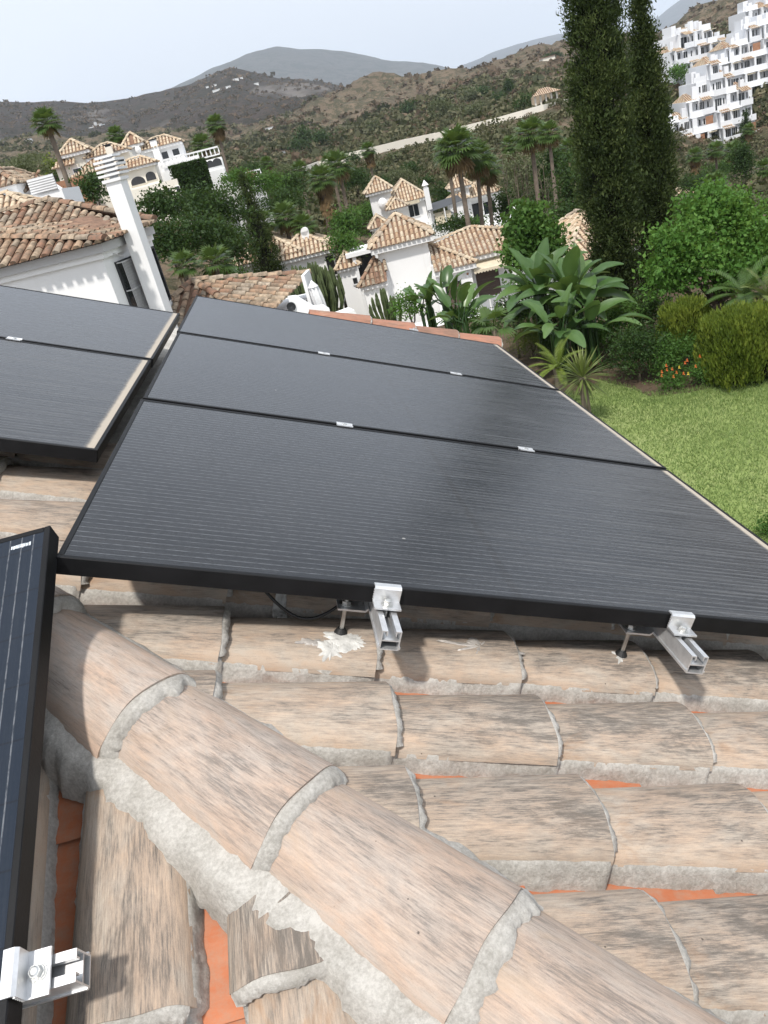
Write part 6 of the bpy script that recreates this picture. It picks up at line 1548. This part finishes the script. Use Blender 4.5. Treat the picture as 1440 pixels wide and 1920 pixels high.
# cacti
def cactus(label, px, py, D, w, hgt, n, r, base=None, group='candelabra cacti'):
    c = at(px, py, D); s = mpp(c); gz = LAWN - 1.2 if base is None else base; t = thing('candelabra_cactus', label, 'cactus', (c[0], c[1], gz), 0, group); W, Hh = w * s, hgt * s; zc = c[2] - gz
    for i in range(n):
        a = i * 2.39996; rr = math.sqrt((i + .5) / n); ox, oy = math.cos(a) * rr * W / 2, math.sin(a) * rr * W * .35; top = zc + Hh * (.5 - .45 * rr ** 2) + random.uniform(-.1, .1) * Hh; z0 = top - Hh * random.uniform(.5, .9); k = 8; pts = []; rad = []
        for j in range(k + 1):
            tt = j / k; pts.append((ox * (.75 + .25 * min(1, tt * 2)), oy * (.75 + .25 * min(1, tt * 2)), z0 + (top - z0) * tt)); rad.append(r * (1 - .75 * max(0, tt - .85) / .15) * (.9 + .1 * math.sin(tt * 14)))
        m = MB(); seg = 10; V = []
        for p, q in zip(pts, rad): V.append([(p[0] + q * (1 if b % 2 else .62) * math.cos(b * math.pi / 5), p[1] + q * (1 if b % 2 else .62) * math.sin(b * math.pi / 5), p[2]) for b in range(seg)])
        m.grid(V, True); m.f.append([k * seg + b for b in range(seg)]); m.t.append(.5); m.tube([(0, 0, .1), (ox * .5, oy * .5, (z0 + .3) * .6), pts[0]], [r * 1.3, r, r * .8], 6); m.build('arm', MAT['cactus'], t)
cactus('large candelabra cactus with many upright arms before the pale-roofed house', 582, 540, 26, 120, 95, 60, .075)
cactus('smaller candelabra cactus by the tower villa wall', 718, 572, 20, 62, 62, 14, .055)

# closed parasol
h = House('garden_parasol', 'closed white parasol standing beside the white stub wall', 'parasol', 598, 560, 19.5, 0, LAWN - .6)
(xt, zt), (xb2, zb2) = h.q(584, 527), h.q(612, 600); m = MB(); m.tube([(xb2, 0, 0), (xt, 0, zt)], .02, 8); h.part('pole', m, 'white_paint')
m = MB(); rows = []
for i in range(9):
    tt = i / 8; p = np.array([xt + (xb2 - xt) * tt, 0, zt - .12 + (zb2 - zt) * tt * .96]); rad = .03 + .09 * math.sin(math.pi * min(1, .25 + tt * .7)) - (.03 if i == 8 else 0)
    rows.append([(p[0] + rad * (1 + .25 * math.cos(6 * a)) * math.cos(a), rad * (1 + .25 * math.cos(6 * a)) * math.sin(a), p[2]) for a in np.linspace(0, 2 * math.pi, 25)])
m.grid(rows); h.part('folded_canopy', m, 'white_paint', None, True); m = MB(); m.tube([(xt, 0, zt - .14), (xt, 0, zt + .02)], [.13, .005], 12); h.part('top_cap', m, 'white_paint')

# hedge and trees between the houses
HG = 'dark trees and hedges between the villas'
def mass(label, px, py, D, rx, ry, mat='leaf_dark', leaf=.13, name='evergreen_tree', dens=1.0): return bush(label, px, py, D, rx, ry, mat, leaf, dens, name, HG, None, .6, 4, 'tree')
mass('dark evergreen right of the louvred chimney, upper', 305, 400, 34, 55, 38)
mass('dark evergreen below the cream villa terrace', 365, 392, 37, 58, 34)
mass('dark evergreen left of the thin brown cypress', 420, 398, 38, 48, 40)
mass('dark hedge right of the louvred chimney, lower', 318, 462, 29, 55, 45, leaf=.11)
mass('dark hedge behind the low fan palms', 385, 455, 30, 62, 48, leaf=.11)
mass('dark hedge at the foot of the thin brown cypress', 440, 470, 32, 45, 40, leaf=.11)
mass('round dark tree before the cream villa', 172, 362, 44, 36, 36)
mass('dark green tree right of the balcony villa porch', 450, 345, 56, 36, 24, 'leaf_mid')
mass('green tree behind the thin cypress top', 500, 350, 56, 40, 24, 'leaf_mid')
mass('green tree under the small palms', 545, 352, 58, 40, 26)
mass('dark tree left of the shaggy palm trunk', 535, 385, 50, 50, 26)
mass('green tree right of the shaggy palm trunk', 655, 430, 48, 38, 34, 'leaf_mid')
mass('green tree at the dish villa corner', 690, 405, 66, 24, 22, 'leaf_mid')
mass('bushy green tree between canopy and pale-roofed house', 645, 470, 42, 32, 30, 'leaf_mid')
mass('green shrub mass left of the pale-roofed house', 425, 515, 30, 38, 18, 'leaf_mid', .09)
mass('dark tree behind the tower villa roof', 850, 425, 52, 40, 16)
mass('dark tree behind the palm trunks', 960, 395, 52, 45, 40)
mass('feathery dark conifer left of the cypress', 1085, 370, 40, 38, 70)
mass('dim trees right of the slim palm trunk', 1065, 420, 38, 30, 40)
mass('tall dark conifer hedge touching the cypress, left side', 1100, 330, 36, 26, 60)
mass('dark green clump behind the slim tall palm', 1040, 330, 56, 30, 50)
mass('dark green trees left of the wide-crowned palm', 975, 330, 62, 40, 40, 'leaf_olive')
mass('green clump at the palm-hidden villa terrace', 880, 425, 58, 30, 16, 'leaf_mid')
mass('dark clump between dish villa and palm-hidden villa', 828, 372, 72, 20, 26)
mass('olive clump above the dish villa roof', 745, 335, 90, 36, 14, 'leaf_olive')
mass('dark clump right of the shaggy palm, below the road wall', 665, 340, 80, 34, 22)
mass('dark clump under the wall palm', 705, 350, 84, 26, 16)
mass('dark trees above the thin brown cypress', 470, 320, 90, 34, 14)
mass('dark trees between the small palms', 530, 325, 95, 34, 14, 'leaf_olive')
mass('green trees left of the cream villa chimney', 60, 300, 120, 40, 10, 'leaf_olive')
mass('dark shrubs around the valley palm trunk', 125, 330, 66, 26, 14)
mass('yellow-green shrub left of the cream villa', 96, 318, 62, 18, 16, 'leaf_thuja', .14)
mass('brown-green shrubs behind the white block house', 40, 322, 60, 50, 16, 'leaf_olive', .14)
mass('dark green trees below the brown-skirted palm', 1310, 350, 66, 45, 24)
mass('dark conifer below the apartments', 1392, 318, 68, 26, 45)
mass('green shrubs at the apartment garden edge', 1350, 318, 92, 36, 14, 'leaf_mid')
mass('dark shrubs behind the dark-roofed house', 1435, 395, 60, 30, 24, 'leaf_olive')
mass('round green pine left of the upper apartment block', 1262, 122, 190, 26, 24, 'leaf_mid', .3)
mass('smaller round pine below the first, by the apartments', 1272, 142, 180, 18, 18, 'leaf_bright', .3)
mass('green shrub on the bank between the two apartment blocks', 1345, 140, 172, 24, 9, 'leaf_mid', .25)
# clipped box hedge at the villas
h = House('box_hedge', 'dark block hedge with a brown face before the balcony villa', 'hedge', 355, 328, 56, 2, None); x0, z0 = h.q(328, 350); x1, z1 = h.q(383, 300)
n = 5000; Q = np.stack([rng.uniform(x0, x1, n), rng.uniform(-.6, .9, n), rng.uniform(z0 - .6, h.q(355, 304)[1], n)], 1); side = rng.integers(0, 3, n); Q[side == 0, 1] = -.6; Q[side == 1, 2] = h.q(355, 304)[1]; Q[(side == 2), 0] = x1
quadmesh('leaves', cards(Q, .16, .5), n, MAT['leaf_dark'], h.o, np.clip(rng.normal(.5, .2, n), 0, 1)); h.box('shade_core', x0 + .1, x1 - .1, -.5, .8, 0, h.q(355, 304)[1] - .1, 'leaf_core')  # hedge filled with a dark block that paints its inner shade
def slim(label, px, py0, py1, D, r, mat='leaf_dark', n=260, leaf=.16):
    top = at(px, py0, D); gz = ground_z(top[0], top[1]); cypress('slim_cypress', label, top, gz, top[2], lambda t: r * (min(1, .6 + 2 * t) if t < .2 else 1 - max(0, t - .35) ** 1.4 * 1.75), mat, n, 20, leaf, leaf * .8, 'slim cypresses')
slim('thin dark brown cypress before the low palm clump', 452, 325, 470, 41, .62, 'leaf_cypress', 600, .11)
slim('slim cypress behind the tall palms', 1003, 290, 420, 55, .8, 'leaf_dark', 300)
slim('single slim cypress on the hillside below the skyline', 951, 150, 180, 300, 1.5, 'leaf_dark', 120, .5)
slim('slim cypress at the apartment block corner', 1398, 205, 240, 148, .7, 'leaf_dark', 120, .25)
for i, px in enumerate((1026, 1036, 1044)): slim('skyline cypress by the pale ruin, ' + ('left one', 'middle one', 'right one')[i], px, 104 - 3 * i, 122, 520, 2.0, 'leaf_dark', 60, .8)
for lab, px, py, D, r in (('dark round tree on the brown slope left of the road wall top', 768, 205, 260, 15), ('wide dark tree below the slope path', 830, 208, 235, 26), ('pair of round pines on the slope, left', 880, 183, 290, 17), ('pair of round pines on the slope, right', 900, 178, 295, 18), ('small round dark bush left of the slim hill cypress', 936, 187, 285, 10), ('grey olive left of the pavilion', 985, 195, 190, 20), ('dark shrubs by the hill cabin', 885, 210, 232, 20), ('dark tree on the far slope left', 572, 258, 330, 20), ('dark trees on the far track, middle', 600, 262, 330, 16), ('dark trees on the far track, lower', 560, 275, 300, 18), ('dark pine on the slope above the wall', 700, 240, 300, 12), ('green bush under the wall, left of the palm group', 770, 318, 95, 18), ('green bush under the wall, farther left', 735, 300, 105, 14), ('olive bush above the tower villa', 800, 345, 85, 18), ('green bush right of the wall palm', 715, 315, 100, 16), ('olive bush left of the wall palm', 660, 300, 110, 14)):
    D = dist_at(px, py + r * .6, D); mass(lab, px, py, D, r, r * .75, random.choice(('leaf_dark', 'leaf_olive', 'leaf_dark')), D * .0022, 'hill_tree', .8)
# thicket of thin bare trunks right of the palm group
def thicket(label, px, py0, py1, D, n):
    top = at(px, py0, D); gz = ground_z(top[0], top[1]); t = thing('thin_tree', label, 'tree', (top[0], top[1], gz), 0, 'thin trees among the palms'); Hh = top[2] - gz; m = MB(); pts = []
    for i in range(n):
        bx, by = random.uniform(-.25, .25), random.uniform(-.25, .25); tx, ty = bx + random.uniform(-.5, .5), by + random.uniform(-.5, .5); zt = Hh * random.uniform(.75, 1)
        m.tube([(bx, by, -.2), ((bx + tx) / 2, (by + ty) / 2, zt * .5), (tx, ty, zt)], [.055, .04, .012], 5, False)
        for k in range(9):
            z = zt * random.uniform(.35, .98); f = z / zt; q = np.array([bx + (tx - bx) * f, by + (ty - by) * f, z]); e = q + np.array([random.uniform(-.6, .6), random.uniform(-.6, .6), random.uniform(.2, .8)]); m.tube([q, e], [.015, .005], 4, False); pts += [q + (e - q) * random.uniform(.3, 1.1) + np.array([random.gauss(0, .12), random.gauss(0, .12), random.gauss(0, .12)]) for _ in range(22)]
    m.build('trunk', MAT['palm_bark'], t, True, False); P = np.array(pts); quadmesh('crown', cards(P, .14, .5), len(P), MAT['leaf_olive'], t, np.clip(rng.normal(.5, .25, len(P)), 0, 1))
thicket('thin bare-stemmed tree right of the third palm', 944, 262, 420, 50, 3)
thicket('thin bare-stemmed tree behind the round-leaved tree', 970, 255, 420, 51, 4)
thicket('thin bare-stemmed tree left of the slim tall palm', 1012, 300, 420, 53, 3)
thicket('thin bare-stemmed tree below the road wall end', 935, 290, 420, 60, 3)
# red bougainvillea
bush('small magenta bougainvillea on the white balustrade steps', 466, 336, 62, 12, 8, 'petal_r', .14, name='bougainvillea')
h = House('garden_steps', 'white garden wall with balusters right of the porch', 'wall', 455, 340, 63, 4, None); x0, z0 = h.q(422, 350); x1, z1 = h.q(492, 334); h.box('wall', x0, x1, 0, .3, 0, z0 + .1); balustrade(h, x0, x1, .1, z0 + .1, z0 + .6)

# scrub over the slopes
def scatter(name, label, n, region, bvh, size, mat, cards_n, seed, cf=.75):
    r_ = np.random.default_rng(seed); Vs = []; Ts = []; got = 0; tries = 0
    while got < n and tries < n * 8:
        tries += 1
        D = region[0] * (region[1] / region[0]) ** r_.random(); px = r_.uniform(region[2], region[3]); p = at(px, 300, D)
        hgt = bvh.ray_cast(Vector((p[0], p[1], 2500)), Vector((0, 0, -1)))
        if hgt[0] is None: continue
        dens = fnoise(p[0] * .02, p[1] * .02, 3.0, 3)
        if dens < r_.uniform(-.5, .35): continue
        q = np.array(hgt[0]); s = size(D) * r_.lognormal(0, .35); k = cards_n
        d = r_.normal(size=(k, 3)); d /= np.linalg.norm(d, axis=1)[:, None]; d[:, 2] = np.abs(d[:, 2]) * .75
        Vs.append((q + d * s * r_.uniform(.5, 1, (k, 1)), s)); Ts.append(np.clip(r_.normal(.45, .2) + r_.normal(0, .12, k), 0, 1)); got += 1
    P = np.concatenate([v for v, _ in Vs]); S_ = np.repeat([s for _, s in Vs], cards_n)
    dd = runit(len(P)); s2 = np.cross(dd, runit(len(P))); s2 /= np.linalg.norm(s2, axis=1)[:, None]; L = (S_ * cf)[:, None]
    V = np.stack([P - dd * L * .5, P + s2 * L * .4, P + dd * L * .5, P - s2 * L * .4], 1).reshape(-1, 3)
    o = quadmesh(name, V, len(P), MAT[mat], None, np.concatenate(Ts)); o['kind'] = 'stuff'; o['label'] = label; o['category'] = 'scrub'
scatter('near_scrub', 'olive scrub on the slope below the road wall', 2600, (66, 165, 380, 1500), B_HILL, lambda D: .55 + D * .003, 'scrub', 60, 7, .32)
scatter('near_heath', 'brown dry bushes on the slope below the road wall', 900, (66, 165, 380, 1500), B_HILL, lambda D: .4 + D * .002, 'heath', 50, 8, .32)
scatter('hillside_scrub', 'olive scrub dotting the dry hillside', 10000, (155, 460, 380, 1500), B_HILL, lambda D: .3 + D * .0036, 'scrub', 14, 1)
scatter('hillside_heath', 'brown heath dotting the dry hillside', 4500, (155, 800, 380, 1500), B_HILL, lambda D: .3 + D * .0032, 'heath', 12, 2)
scatter('valley_scrub', 'scrub over the left valley slopes', 3500, (60, 800, -60, 620), B_HILL, lambda D: .4 + D * .0036, 'scrub', 30, 3, .5)
scatter('ridge_scrub', 'dark scrub over the far ridge', 3500, (800, 1480, -60, 760), B_RIDGE, lambda D: D * .0022, 'heath', 8, 4)
